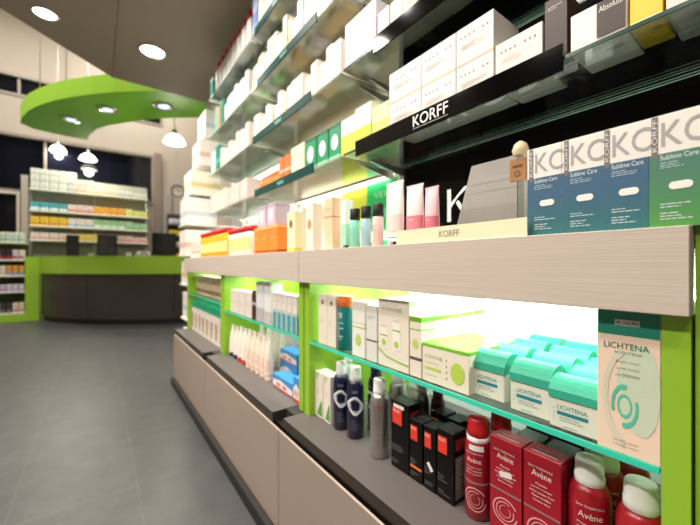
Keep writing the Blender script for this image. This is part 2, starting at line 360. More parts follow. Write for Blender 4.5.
# glass shelves with their sign strips
PS = .82
LV = [EYE+.455, EYE+.805, EYE+1.15, EYE+1.50]
lvname = ['lowest', 'second', 'third', 'top']
strips = {(0, 0): (S(564.6, PS), S(357, PS), BLACKG), (0, 1): (.30, S(375, PS), BLACKG), (1, 0): (S(314.7, PS), S(255.7, PS), TEALS), (1, 1): (S(312, PS), S(253.7, PS), TEALS), (1, 2): (S(318, PS), S(257.9, PS), TEALS), (1, 3): (S(300, PS), S(255.7, PS), TEALS)}
for i in range(3):
    for j in range(4):
        if i == 0 and j > 2: continue
        s0 = SEAM[i]+.012 if i else -.25; s1 = SEAM[i+1]-.012
        z = LV[j]
        g = MB().box(PS, s0, z-.008, WP-.046, s1, z-.0001, GLS).build('glass_shelf')
        tag(g, '%s glass shelf of the %s bay above the beige ledge' % (lvname[j], bayname[i]), 'shelf', 'glass shelves above the ledge')
        MB().box(PS-.003, s0, z-.0082, PS+.0002, s1, z, GEDGD if i == 0 else mat('glass_edge_pale', (150, 165, 150), .3)).build('polished_edge', g)
        MB().box(WP-.0459, s0, z-.0045, WP-.0445, s1, z-.0025, mat('glass_edge_painted_light', (190, 214, 204), .3)).build('rear_edge', g)  # thin pale strip paints the light caught along the rear edge
        for yy in (s0+.02, s1-.03):
            bb = MB(); bb.add([(WP-.046, yy, z-.0083), (PS+.12, yy, z-.0083), (PS+.12, yy, z-.014), (WP-.046, yy, z-.05), (WP-.046, yy+.006, z-.0083), (PS+.12, yy+.006, z-.0083), (PS+.12, yy+.006, z-.014), (WP-.046, yy+.006, z-.05)], [(0, 1, 2, 3), (7, 6, 5, 4), (0, 4, 5, 1), (1, 5, 6, 2), (2, 6, 7, 3), (3, 7, 4, 0)], METAL); bb.build('bracket', g)
        if (i, j) in strips:
            a_, b_, m = strips[(i, j)]
            zt = z+.026 if i == 0 else z+.021; zb = z-.034 if i == 0 else z-.026
            st = MB().box(PS-.009, a_, zb, PS-.0032, b_, zt, m, .0006)
            mpz = lambda u, v, e: (PS-.009-e, b_-u, v)
            if (i, j) == (0, 0):
                u0 = b_-S(415, PS); st.text(mpz, 'KORFF', u0, zb+.017, b_-u0-S(450, PS), .034, c3((245, 242, 236))); st.rect(mpz, u0, zb+.010, b_-S(450, PS), zb+.0115, c3((190, 186, 180)))
            elif i == 1:
                u0 = (b_-a_)*.47
                for q in range(7): st.rect(mpz, u0+q*.011, zb+.014, u0+q*.011+.008, zb+.028+(.006 if q % 3 == 0 else 0), c3((120, 190, 180)))
            st.build('sign_strip', g)
# cream card rail with writing on the ledge
sa, sb = S(527.5, PF+.006), S(397, PF+.006)
b = MB().box(PF+.004, sa, FT+.0002, PF+.008, sb, FT+.034, c3((238, 232, 196)))
b.text(lambda u, v, e: (PF+.004-e, sb-u, v), 'KORFF', sb-S(438, PF), FT+.010, S(438, PF)-S(458, PF), .014, c3((150, 146, 120)))
tag(b.build('card_rail'), 'cream card strip standing along the front of the beige ledge', 'sign')
# ================================================================= PRODUCTS
def put(o, s, p, z, label, cat='box', group=None, rz=0):
    o.location = (p, s, z+.0005); o.rotation_euler.z = rz; tag(o, label, cat, group); return o
# ---- tall skincare cartons at the right of the ledge
def care_carton(col):
    w, h, d = .0575, .157, .05
    b = carton_mb(w, h, d, c3((236, 230, 222))); fr = front(w)
    b.rect(fr, .0004, .0005, w-.0004, h*.655, col); 
    b.box(.0, -w/2-.0006, .0006, d, -w/2-.0001, h*.655, col)
    b.rect(fr, .0035, h*.62, .0105, h-.001, c3((118, 112, 112)), .0006); b.text(fr, 'KORFF', .0045, h*.68, .0052, h*.29, c3((228, 224, 220)), .001, rot=1)
    b.text(fr, 'KC', .014, h*.715, .046, h*.215, c3((168, 164, 164)), .0006)
    b.text(fr, 'Sublime Care', .013, h*.595, .038, .007, c3((225, 232, 236)), .0007)
    b.lines(fr, .013, h*.565, .03, 3, .0032, c3((190, 208, 218)), .001)
    b.lines(fr, .013, h*.20, .034, 2, .004, c3((215, 228, 232))); b.lines(fr, .013, h*.12, .036, 3, .004, c3((215, 228, 232)))
    # rounded price sticker
    cu, cv, hw, hh = .034, h*.36, .012, .0055; pp = []
    for k in range(16):
        a = 2*PI*k/16; pp.append((cu+(hw-hh)*(1 if math.cos(a) > 0 else -1)+hh*math.cos(a), cv+hh*math.sin(a)))
    b.poly(fr, pp, c3((240, 238, 232)), .001); b.lines(fr, cu-.007, cv-.001, .014, 1, .003, c3((120, 120, 120)), .0022)
    return b
def gradmat(name, c0, c1, z0, z1):
    m = mat(name, c0, .45); nt = m.node_tree; bs = nt.nodes['Principled BSDF']
    t = nt.nodes.new('ShaderNodeTexCoord'); sx = nt.nodes.new('ShaderNodeSeparateXYZ'); mr = nt.nodes.new('ShaderNodeMapRange'); mr.inputs[1].default_value = z0; mr.inputs[2].default_value = z1
    mx = nt.nodes.new('ShaderNodeMixRGB'); mx.inputs['Color1'].default_value = lin(c0)+(1,); mx.inputs['Color2'].default_value = lin(c1)+(1,)
    nt.links.new(t.outputs['Object'], sx.inputs[0]); nt.links.new(sx.outputs['Z'], mr.inputs[0]); nt.links.new(mr.outputs[0], mx.inputs['Fac']); nt.links.new(mx.outputs[0], bs.inputs['Base Color']); return m
KB = gradmat('blue_teal_print', (48, 112, 114), (62, 98, 128), 0, .07); KG = gradmat('green_print', (80, 150, 70), (76, 126, 106), 0, .08)
kx = [527, 562, 602, 649, 705]
blue = None
for i in range(4):
    sc = (S(kx[i], .633)+S(kx[i+1], .633))/2
    if i < 3:
        o = care_carton(KB).build('carton') if blue is None else copy_tree(blue); blue = blue or o
        put(o, sc, .633, FT, ['leftmost blue and white skincare carton, beside the grey leaflet', 'middle blue and white skincare carton of three on the ledge', 'blue and white skincare carton touching the green one'][i], 'box', 'blue skincare cartons on the ledge')
    else: put(care_carton(KG).build('carton'), sc, .633, FT, 'green and white skincare carton at the right end of the ledge')
put(care_carton(KG).build('carton'), S(705, .633)-.03, .633, FT, 'green skincare carton cut by the right edge of the photo') if False else None
# grey leaflet in clear stand
e = empty('leaflet_stand', (.70, (S(457, .70)+S(527, .70))/2, FT), 'grey printed leaflet leaning in a clear stand beside the blue cartons', 'leaflet')
ww = S(457, .70)-S(527, .70)+.02
b = MB(); lean = .045
LG = mat('grey_leaflet', (108, 100, 90), .35)
b.add([(0, ww/2, .012), (0, -ww/2, .012), (lean, -ww/2+.01, .192), (lean, ww/2-.02, .192), (.0015, ww/2, .012), (.0015, -ww/2, .012), (lean+.0015, -ww/2+.01, .192), (lean+.0015, ww/2-.02, .192)], [(0, 1, 2, 3), (7, 6, 5, 4), (0, 4, 5, 1), (1, 5, 6, 2), (2, 6, 7, 3), (3, 7, 4, 0)], LG)
lm = lambda u, v, ee: (lean*(v-.012)/.18-ee, ww/2-.012-u, v)
for q in range(3):
    for r_ in range(9): b.rect(lm, .01+q*(ww-.03)/3, .03+r_*.006, .01+q*(ww-.03)/3+(ww-.03)/3-.006, .0325+r_*.006, c3((120, 112, 102)), .0006)
b.rect(lm, .012,   .118, ww-.05, .124, c3((124, 116, 106)), .0006); b.rect(lm, .012,   .14, ww-.06, .15, c3((124, 116, 106)), .0006)
b.build('leaflet', e)
b = MB(); b.box(-.012, -ww/2, 0, .05, ww/2, .003, CLEARP); b.box(-.012, -ww/2, .003, -.010, ww/2, .03, CLEARP); b.build('clear_stand', e)
# small tester with brown card
e = empty('tester_holder', (.676, S(520, .676), FT+.0003), 'small clear tester holder with a brown card behind the blue cartons', 'tester')
b = MB(); b.box(.0, -.006, 0, .003, .006, .165, CLEARP); b.lathe([(.013, .165), (.016, .175), (.012, .188), (.004, .194)], mat('amber_clear', (214, 196, 160), .1), 14, .002, 0); b.build('clear_post', e)
b = MB(); b.box(-.006, -.014, .115, -.001, .018, .158, mat('brown_card', (158, 112, 66), .6)); b.rect(lambda u, v, ee: (-.006-ee, .018-u, v), .006, .141, .026, .146, c3((90, 58, 30))); b.ring(lambda u, v, ee: (-.006-ee, .018-u, v), .016, .129, .006, .006, .3, c3((90, 58, 30))); b.build('card', e)
# bottles with black caps
def lotion(body, r_=.0165):
    e = bpy.data.objects.new('lotion_bottle', None); C.objects.link(e)
    b = MB().lathe([(r_-.002, 0), (r_, .003), (r_, .083), (r_-.003, .089), (r_*.55, .092), (r_*.55, .096)], body, 24); 
    b.lines(cyl(r_), -.008, .06, .017, 5, .005, c3((150, 160, 160)), .0012); b.build('bottle_body', e)
    MB().lathe([(r_*.96, .0905), (r_*.98, .092), (r_*.98, .124), (r_*.9, .126)], BLACK, 24).build('cap', e)
    return e
for x, col, nm in ((355, (150, 226, 196), 'mint green'), (366, (176, 214, 222), 'pale blue'), (378, (240, 206, 200), 'pale pink')):
    put(lotion(c3(col, .25)), S(x, .665), .665, FT, '%s lotion bottle with a black cap on the ledge' % nm, 'bottle')
def tube_mb(w, h, body, cap, band=None, d=.03):
    """upright tube: crimped flat top, round foot cap"""
    b = MB(); seg = 24; vs = []; fs = []; lev = [(.02, 1), (.35, 1), (.7, .72), (1, .05)]
    for q, th in lev:
        for k in range(seg):
            a = 2*PI*k/seg; vs.append((d/2*th*math.sin(a), w/2*(1+.08*q)*math.cos(a)*(1 if th > .9 else 1), h*q))
    for i in range(len(lev)-1):
        for k in range(seg): fs.append((i*seg+k, i*seg+(k+1) % seg, (i+1)*seg+(k+1) % seg, (i+1)*seg+k))
    b.add([(y, x, z) if False else (x, y, z) for x, y, z in vs], [f[::-1] for f in fs], body, True)
    b.add(vs[-seg:], [tuple(range(seg))], body)
    b.box(-.0012, -w/2*1.09, h*.985, .0012, w/2*1.09, h*1.03, body)
    if band:
        n = 12; vv = []; ff = []
        for i in range(n+1):
            a = PI*i/n
            for q in (.12, .42): 
                th = 1 if q < .36 else 1-.28*(q-.35)/.35
                vv.append((-(d/2*th+.0006)*math.sin(a), (w/2*(1+.08*q)+.0006)*math.cos(a), h*q))
        for i in range(n): ff.append((2*i, 2*i+1, 2*i+3, 2*i+2))
        b.add(vv, ff, band, True)
    return b
def tube(name, w, h, body, cap, band=None, d=.03):
    e = bpy.data.objects.new(name, None); C.objects.link(e)
    o = tube_mb(w, h, body, cap, band, d).build('tube_body', e); o.location.z = h*.13
    MB().lathe([(.5, 0), (.5, h*.15), (.46, h*.155)], cap, 20, sx=d*.9, sy=w*.85).build('cap', e)
    return e
put(tube('tube', .062, .155, c3((240, 232, 224)), PLAST, c3((236, 214, 206))), S(395, .67), .67, FT, 'tallest white cream tube right of the capped bottles', 'tube')
put(tube('tube', .054, .137, c3((238, 214, 212)), PLAST, c3((222, 130, 142))), S(415, .675), .675, FT, 'pale pink cream tube with a rose band, left of two', 'tube')
put(tube('tube', .040, .125, c3((236, 190, 196)), PLAST, c3((216, 116, 134))), S(432, .68), .68, FT, 'deeper pink cream tube beside the black panel', 'tube')
for x, lb in ((391.5, 'small black price cube in front of the white tube'), (344, 'small black price cube left of the capped bottles')):
    b = MB().box(0, -.008, 0, .012, .008, .009, BLACK, .001); b.rect(front(.016), .003, .003, .013, .006, c3((200, 200, 200))); put(b.build('price_cube'), S(x, .63), .63, FT+.0002, lb, 'price tag')
# ---- generic cartons
def carton(w, h, d, base, bands=(), lines=None, txt=None, disc=None, sideb=None, rough=.45, bi=.0006):
    b = carton_mb(w, h, d, c3(base, rough)); fr = front(w)
    for v0, v1, col in bands:
        b.rect(fr, bi, h*v0, w-bi, h*v1, c3(col), .0004)
        b.rect(side(w), .0006, h*v0, d-.0006, h*v1, c3(col), .0004)
    if disc: b.ring(fr, w*disc[0], h*disc[1], w*disc[2], w*disc[2]*1.3, .98, c3(disc[3]), e=.0006)
    if txt: b.text(fr, txt[0], w*.12, h*txt[1], w*.76, h*txt[2], c3(txt[3]))
    if lines: b.lines(fr, w*.14, h*lines[0], w*.7, lines[1], max(.004, h*.035), c3(lines[2]), .0014)
    return b
def row(maker, cells, p, z, desc, group, cat='box', name='carton', loc=None, jit=.004, base_i=0):
    """cells: list of (centre s); left in the photo = far = large s"""
    cells = sorted(cells, reverse=True); proto = None; n = len(cells)
    for i, s_ in enumerate(cells):
        if proto is None: proto = maker(); o = proto
        else: o = copy_tree(proto)
        lab = desc+', '+ordinal(i, n)
        put(o, s_, p+random.uniform(0, jit), z, lab, cat, group)
        o.rotation_euler.z = random.uniform(-.03, .03) if jit > .003 else 0
def mixrow(specs, s0, s1, p, z, desc, group, d=.16):
    # packs of a few kinds standing side by side; kinds repeat as copies
    protos = {}; pos = s1; items = []
    while True:
        k_ = random.randrange(len(specs)); w = specs[k_][0]
        if pos-w < s0: break
        items.append((k_, pos-w/2)); pos -= w+.004
    n = len(items)
    for i, (k_, c_) in enumerate(items):
        if k_ in protos: o = copy_tree(protos[k_])
        else: o = carton(specs[k_][0], specs[k_][1], d, specs[k_][2], bands=specs[k_][3], lines=(.8, 2, (190, 170, 150)), bi=.004).build('carton'); protos[k_] = o
        put(o, c_, p+random.uniform(0, .012), z, desc+', '+ordinal(i, n), 'box', group)
def span(s0, s1, n):
    return [s0+(s1-s0)*(i+.5)/n for i in range(n)]
def B(*a, **k): 
    return lambda: carton(*a, **k).build('carton')
# ledge: white, peach, mint cartons left of the bottles
put(B(.052, .185, .04, (246, 236, 216), disc=(.5, .55, .28, (228, 140, 60)), lines=(.2, 2, (200, 150, 110)))(), S(309.5, .66), .66, FT, 'white carton with an orange figure on the ledge', 'box')
put(B(.054, .185, .04, (244, 206, 170), bands=((.62, .64, (214, 120, 90)),), lines=(.8, 2, (210, 120, 90)))(), S(328, .66), .66, FT, 'peach coloured carton between white cartons on the ledge')
put(B(.030, .165, .03, (226, 242, 226), bands=((.0, .5, (170, 226, 190)),))(), S(343, .665), .665, FT, 'narrow white and mint carton left of the capped bottles')
put(B(.07, .172, .04, (248, 238, 190), bands=((.0, .10, (240, 214, 90)),), disc=(.5, .7, .2, (150, 70, 60)))(), S(291, .665), .665, FT, 'cream yellow carton right of the orange cartons on the ledge')
put(B(.040, .19, .03, (246, 240, 218), lines=(.7, 3, (210, 180, 120)))(), S(300, .70), .70, FT, 'tall ivory carton set back at the cabinet joint')
# orange cartons and red lidded jars on the ledge of the further bays
sa, sb = S(277, .66), S(254, .66)
row(B((sb-sa)/3-.003, .135, .05, (238, 140, 52), bands=((.05, .12, (150, 60, 20)), (.9, .97, (250, 200, 150))), lines=(.6, 3, (250, 220, 180))), span(sa, sb, 3), .66, FT, 'orange carton on the ledge left of the cream ones', 'orange cartons on the ledge')
row(B(.10, .11, .08, (206, 190, 206), disc=(.5, .5, .25, (236, 226, 236)), bands=((.86, .95, (180, 160, 184)),)), [ (sa+sb)/2+.09, (sa+sb)/2-.02], .68, FT+.1365, 'lilac box stacked on top of the orange cartons', 'lilac boxes on the orange cartons')
def redjar(body, hs=1):
    def f():
        e = bpy.data.objects.new('lidded_jar', None); C.objects.link(e)
        b = MB().lathe([(.026, 0), (.029, .004), (.029, .145*hs), (.024, .152*hs)], body, 18); b.rect(cyl(.0292), -.03, .03, .03, .10, c3((246, 226, 150)), .0006, 8); b.build('jar_body', e)
        MB().lathe([(.0295, .1525*hs), (.031, .154*hs), (.031, .154*hs+.024), (.027, .154*hs+.027)], c3((206, 28, 36), .3), 18).build('lid', e); return e
    return f
row(redjar(c3((240, 176, 30), .3)), span(S(228.5, .66), S(202, .66), 10), .67, FT, 'amber jar with red lid on the ledge', 'amber jars with red lids', 'jar')
row(redjar(c3((244, 236, 224), .3), .84), span(S(252, .66), S(230, .66), 6), .67, FT, 'white jar with red lid on the ledge', 'white jars with red lids', 'jar')
row(B(.07, .13, .06, (238, 226, 214), bands=((.3, .42, (206, 180, 160)),), lines=(.7, 2, (150, 140, 130))), span(S(201, .66), SEAM[3]-.02, 5), .66, FT, 'off white carton at the far end of the ledge', 'off white cartons at the far end')
# folded white card
b = MB(); b.add([(0, .05, 0), (0, 0, .09), (0, .04, .2), (0, .10, .2), (0, .06, .09), (0, .11, 0)]+[(.004, y, z) for y, z in ((.05, 0), (0, .09), (.04, .2), (.10, .2), (.06, .09), (.11, 0))], [(0, 1, 4, 5), (1, 2, 3, 4), (11, 10, 7, 6), (10, 9, 8, 7), (0, 6, 7, 1), (1, 7, 8, 2), (2, 8, 9, 3), (3, 9, 10, 4), (4, 10, 11, 5), (5, 11, 6, 0)], PLAST)
put(b.build('folded_card'), S(250, .74), .74, FT+.0, 'white bent display card standing behind the red lidded jars', 'card')
# ---- glass shelf above: nearest bay, lowest shelf
z0 = LV[0]; pp = PS+.012
def sp(x0, x1, p=pp): return (S(x0, p)+S(x1, p))/2, S(x0, p)-S(x1, p)
def one(x0, x1, h, lb, p=pp, z=z0, d=.08, gap=.003, name='carton', **kw):
    s_, w_ = sp(x0, x1, p); base = kw.pop('base')
    cb = carton(w_-gap, h, d, base, **kw); bw = w_-gap
    bt = lambda u, v, e: (v, bw/2-u, -e*.5)
    for q in range(9): cb.rect(bt, bw*(.55+.035*q), d*.25, bw*(.55+.035*q)+bw*.018, d*.4, c3((90, 96, 84)), .0006)
    cb.rect(bt, bw*.1, d*.6, bw*.7, d*.63, c3((150, 156, 140)), .0006)
    return put(cb.build(name), s_, p, z, lb)
WH = (228, 220, 212)
PR = (150, 112, 92)
one(341, 355, .15, 'white and lime carton at the far end of the lowest shelf, left of two', base=(240, 242, 220), bands=((.0, .55, (212, 226, 80)),), lines=(.8, 2, (170, 180, 100)))
one(355, 371, .165, 'white and lime carton at the far end of the lowest shelf, right of two', base=(242, 244, 226), bands=((.0, .5, (206, 224, 70)),), lines=(.8, 2, (170, 180, 100)))
one(372, 389, .070, 'small yellow carton on the lowest shelf, lower of two', base=(236, 232, 120), lines=(.5, 2, (190, 180, 90)))
one(372, 389, .060, 'small pale yellow carton on the lowest shelf, upper of two', z=z0+.0705, base=(244, 240, 170), lines=(.5, 2, (190, 180, 90)))
xs = [389, 421, 456, 494]
for i in range(3):
    for j in range(2):
        one(xs[i], xs[i+1], .107, 'white printed carton behind the black sign, %s column, %s layer' % (['left', 'middle', 'right'][i], ['lower', 'upper'][j]), z=z0+j*.1075, d=.13, base=WH, txt=('IIII II', .70, .05, PR), lines=(.5, 4, (176, 150, 134)), bands=((.0, .06, (226, 190, 164)),))
one(495, 543, .112, 'single layer white carton left of the dark brown one', d=.14, base=WH, txt=('IIII III', .74, .05, PR), lines=(.6, 4, (216, 200, 188)))
o = one(544, 568, .15, 'dark brown carton with pale writing on the lowest glass shelf', d=.10, base=(50, 27, 20), lines=(.86, 2, (226, 206, 190)))
one(570, 628, .085, 'white carton with a dark brown label on the lowest glass shelf', d=.12, base=(238, 230, 222))
s_, w_ = sp(597, 627); b = MB(); mpz = lambda u, v, e: (pp-e-.0006, s_+w_/2-u, z0+v)
fr_ = [o for o in C.objects if o.get('label', '').startswith('white carton with a dark brown')][0]
b = MB(); b.rect(front(w_), .0, .012, w_-.002, .083, c3((50, 26, 20)), .0012); b.text(front(w_), 'Absolute', .004, .062, w_*.8, .012, c3((236, 226, 216)), .0016); b.lines(front(w_), .004, .052, w_*.7, 2, .006, c3((226, 210, 200)), .0018); b.lines(front(w_), .004, .034, w_*.6, 4, .006, c3((226, 210, 200)), .0018)
o = b.build('printed_label', fr_); o.location = (-.001, s_-sp(570, 628)[0], 0); o['label'] = 'dark brown printed label'
one(629, 664, .12, 'bright yellow carton on the lowest glass shelf', d=.10, base=(244, 200, 50), bands=((.0, .08, (250, 240, 200)),))
one(665, 712, .12, 'white carton at the right end of the lowest glass shelf', d=.13, base=WH, lines=(.6, 4, (200, 190, 180)))
# items further back on that shelf, seen from below through the glass
UN = (198, 206, 184)
# second shelf, nearest bay
z1 = LV[1]
for i, (x0, x1) in enumerate(((345, 353), (353, 361), (361, 368), (368, 376))):
    one(x0, x1, .19, 'tall white carton with lilac print on the second shelf, %s of four' % ORD[i], z=z1, base=(240, 232, 240), bands=((.08, .62, (214, 190, 222)),), lines=(.8, 3, (190, 160, 200)))
row(B((S(377, pp)-S(470, pp))/6-.006, .12, .09, WH, lines=(.6, 4, (180, 154, 140))), span(S(470, pp), S(377, pp), 6), pp, z1, 'white carton above the plain black sign strip', 'white cartons above the black strip')
# middle bay
za, zb, zc_, zd = LV
W2 = (232, 222, 206)
def amber():
    e = bpy.data.objects.new('amber_bottle', None); C.objects.link(e)
    MB().lathe([(.020, 0), (.022, .004), (.022, .06), (.010, .075), (.010, .08)], mat('amber_glass', (214, 124, 30), .15), 18).build('bottle_body', e)
    MB().lathe([(.0115, .0802), (.0115, .102), (.009, .104)], mat('orange_cap', (196, 96, 30), .4), 16).build('cap', e); return e
row(amber, span(S(277, pp), S(258, pp), 7), pp+.03, za, 'amber bottle with orange cap on the lowest shelf', 'amber bottles on the lowest shelf', 'bottle', jit=.0)
for i, (x0, x1) in enumerate(((279, 283.5), (284, 290))): one(x0, x1, .145, '%s brown and orange carton beside the amber bottles' % ['left', 'right'][i], z=za, base=(206, 116, 60), bands=((.4, .5, (240, 200, 160)),))
one(291, 304, .16, 'plain cream carton left of the green printed ones', z=za, base=(248, 240, 200), lines=(.7, 3, (220, 190, 120)))
for i, (x0, x1) in enumerate(((305, 316), (317, 328), (329, 340.5))):
    one(x0, x1, .155, 'green carton with a white figure on the lowest shelf, %s of three' % ['left', 'middle', 'right'][i], z=za, base=(26, 142, 96), bands=((.0, .12, (150, 214, 180)), (.9, 1, (10, 96, 66))), disc=(.5, .5, .3, (226, 240, 228)))
mixrow([(.06, .17, W2, ((.0, .1, (240, 222, 170)),)), (.045, .15, (240, 220, 176), ((.3, .36, (232, 200, 140)),)), (.07, .13, (226, 216, 206), ((.5, .7, (226, 206, 190)),)), (.05, .18, (244, 242, 236), ())], 1.18, 2.215, pp, zb, 'cream white carton on the second shelf of the middle bay', 'cream cartons on the second shelf')
mixrow([(.06, .21, W2, ((.0, .12, (246, 226, 160)),)), (.04, .19, (240, 224, 180), ()), (.05, .23, (230, 220, 206), ((.4, .46, (230, 200, 170)),)), (.075, .16, (236, 226, 214), ((.1, .3, (222, 200, 180)),))], 1.18, 2.215, pp, zc_, 'tall cream carton on the third shelf of the middle bay', 'tall cream cartons on the third shelf')
row(B(.072, .22, .08, (246, 244, 238), bands=((.62, .66, (230, 214, 180)),), lines=(.85, 3, (190, 190, 160))), span(1.5, 2.12, 8), pp, zd, 'tall white carton on the top shelf of the middle bay', 'tall white cartons on the top shelf')
put(B(.08, .26, .09, (176, 190, 224), bands=((.3, .6, (120, 140, 196)),))(), 2.175, pp, zd, 'pale blue carton at the left end of the middle top shelf')
BR = [(.10, .15, (222, 176, 120), ((.3, .5, (190, 120, 60)),)), (.09, .17, (214, 190, 206), ((.2, .6, (180, 150, 180)),)), (.12, .13, (226, 204, 150), ((.4, .6, (206, 160, 60)),)), (.08, .18, (206, 196, 180), ((.3, .4, (150, 120, 100)),))]
for j_, (zz, nm) in enumerate(((za, 'lowest'), (zb, 'second'), (zc_, 'third'))):
    mixrow(BR, 1.20, 2.20, 1.012, zz, 'coloured carton at the back of the %s middle shelf' % nm, 'coloured cartons at the back of the %s middle shelf' % nm, d=.10)
mixrow([(.10, .13, (150, 190, 120), ((.3, .5, (90, 150, 70)),)), (.09, .15, (206, 206, 214), ((.2, .6, (150, 160, 200)),)), (.08, .17, (216, 206, 196), ())], 2.27, 3.0, 1.012, zb, 'carton at the back of the second far shelf', 'cartons at the back of the second far shelf', d=.10)
# farthest bay
mixrow([(.08, .15, (226, 208, 200), ((.0, .15, (226, 190, 186)),)), (.06, .17, (230, 220, 206), ()), (.07, .12, (232, 212, 206), ((.4, .5, (206, 160, 160)),))], 2.26, 2.9, pp, za, 'pinkish white carton on the lowest far shelf', 'pinkish cartons on the lowest far shelf')
row(B(.07, .165, .08, (230, 220, 206), lines=(.7, 2, (200, 160, 160))), span(2.91, 3.29, 5), pp, za, 'white carton at the far end of the lowest far shelf', 'white cartons at the lowest far shelf end')
mixrow([(.08, .16, (228, 212, 202), ((.4, .5, (236, 196, 190)),)), (.06, .18, (230, 220, 206), ()), (.09, .13, (232, 218, 214), ((.2, .3, (216, 180, 180)),))], 2.26, 3.0, pp, zb, 'rosy white carton on the second far shelf', 'rosy cartons on the second far shelf')
put(B(.09, .22, .08, (22, 140, 124), bands=((.3, .5, (90, 190, 176)),))(), 3.06, pp, zb, 'teal carton on the second far shelf')
put(B(.12, .2, .08, (244, 240, 232))(), 3.19, pp, zb, 'white carton left of the teal one on the second far shelf')
mixrow([(.08, .18, (230, 224, 216), ((.2, .3, (220, 226, 236)),)), (.06, .21, (230, 220, 206), ()), (.07, .15, (236, 226, 226), ((.2, .4, (214, 200, 206)),))], 2.26, 2.86, pp, zc_, 'white carton on the third far shelf', 'white cartons on the third far shelf')
put(B(.07, .22, .08, (22, 140, 124))(), 2.93, pp, zc_, 'teal carton on the third far shelf')
put(B(.06, .2, .08, (222, 164, 120))(), 3.02, pp, zc_, 'tan carton left of the teal one on the third far shelf')
put(B(.05, .22, .08, (130, 200, 184))(), 3.09, pp, zc_, 'pale teal carton near the far end of the third far shelf')
put(B(.14, .1, .12, (110, 190, 70))(), 2.7, .98, zb, 'green carton lying at the back of the second far shelf') if False else None
def redcap():
    e = bpy.data.objects.new('white_bottle', None); C.objects.link(e)
    MB().lathe([(.03, 0), (.034, .005), (.034, .19), (.028, .212), (.014, .23), (.013, .24)], PLAST, 18).build('bottle_body', e)
    MB().lathe([(.0205, .2405), (.0205, .288), (.016, .291)], c3((224, 34, 52), .3), 16).build('cap', e); return e
row(redcap, span(2.29, 3.18, 8), pp+.04, zd, 'white bottle with red cap on the top far shelf', 'white bottles with red caps', 'bottle', jit=0)
put(B(.08, .19, .10, (20, 134, 120), bands=((.1, .2, (120, 200, 190)), (.85, .98, (210, 226, 226))))(), 3.24, pp, zd, 'teal carton at the far end of the top far shelf')
# ---- white display tower beyond the last cabinet
e = empty('display_tower', (.62, 3.33, 0), 'white open display tower beyond the farthest cabinet', 'shelf')
tl = [.20, .53, .853, 1.125, 1.405, 1.685, 1.966, 2.24]
def tp(mb, nm): o = mb.build(nm, e); o.location = (-.62, -3.33, 0); return o
tp(MB().box(1.14, 3.31, 0, WP-.001, 3.66, 2.6, PLAST), 'back_panel')
tpf = [.665, .66, .65, .634, .64, .675, .75, .80]
for z, q in zip(tl, tpf): tp(MB().box(q-.012, 3.32, z-.014, 1.139, 3.64, z, PLAST), 'shelf_board')
tp(MB().box(.67, 3.32, 0, 1.139, 3.64, .10, BLACK), 'plinth')
cols = [((244, 232, 222), (226, 190, 180)), ((240, 236, 230), (200, 210, 220)), ((244, 236, 220), (226, 206, 150))]
for k_, z in enumerate(tl):
    cb = cols[k_ % 3]
    row(B(.09, [.225,.24,.21][k_ % 3], .26, cb[0], bands=((.3, .5, cb[1]),), lines=(.8, 2, (150, 140, 140))), span(3.325, 3.635, 3), tpf[k_], z+.0004, 'white carton on the %s board up the white tower' % ORD[k_], 'cartons on board %s of the tower' % ORD[k_], jit=.002)
# ---- lower glass shelf, nearest cabinet
LP = .652; zg = GS
def lo(x0, x1, h, lb, p=LP, z=zg, d=.06, gap=.002, **kw):
    s_, w_ = sp(x0, x1, p); base = kw.pop('base'); return put(carton(w_-gap, h, d, base, **kw).build('carton'), s_, p, z, lb)
IV = (238, 226, 210)
lo(318.5, 327, .178, 'ivory carton at the far end of the lower glass shelf, left of two', base=IV, disc=(.5, .85, .12, (90, 90, 90)), lines=(.5, 3, (210, 190, 170)))
lo(327, 336, .178, 'ivory carton at the far end of the lower glass shelf, right of two', base=IV, disc=(.5, .85, .12, (90, 90, 90)), lines=(.5, 3, (210, 190, 170)))
# teal aerosol with orange cap
e = empty('spray_bottle', (LP+.03, S(347, LP+.03), zg), 'teal sun spray with an orange cap on the lower glass shelf', 'bottle')
b = MB().lathe([(.026, 0), (.030, .004), (.030, .135), (.027, .145)], c3((20, 122, 122), .3), 24); b.text(cyl(.030), 'SPF', -.018, .105, .03, .02, WHT); b.lines(cyl(.030), -.018, .09, .034, 7, .009, c3((190, 226, 222)), .003); b.build('bottle_body', e)
MB().lathe([(.0275, .1455), (.029, .148), (.029, .166), (.022, .178)], c3((236, 116, 40), .35), 24).build('cap', e)
lo(352, 365, .172, 'white carton with lime stripes beside the teal spray', base=(240, 236, 226), bands=((.52, .54, (150, 200, 60)), (.60, .61, (150, 200, 60))), disc=(.5, .3, .22, (190, 214, 110)))
lo(366, 377, .165, 'pale carton with a dark bar left of the wide one', base=(226, 226, 218), bands=((.36, .385, (60, 50, 50)),), lines=(.8, 2, (160, 160, 150)))
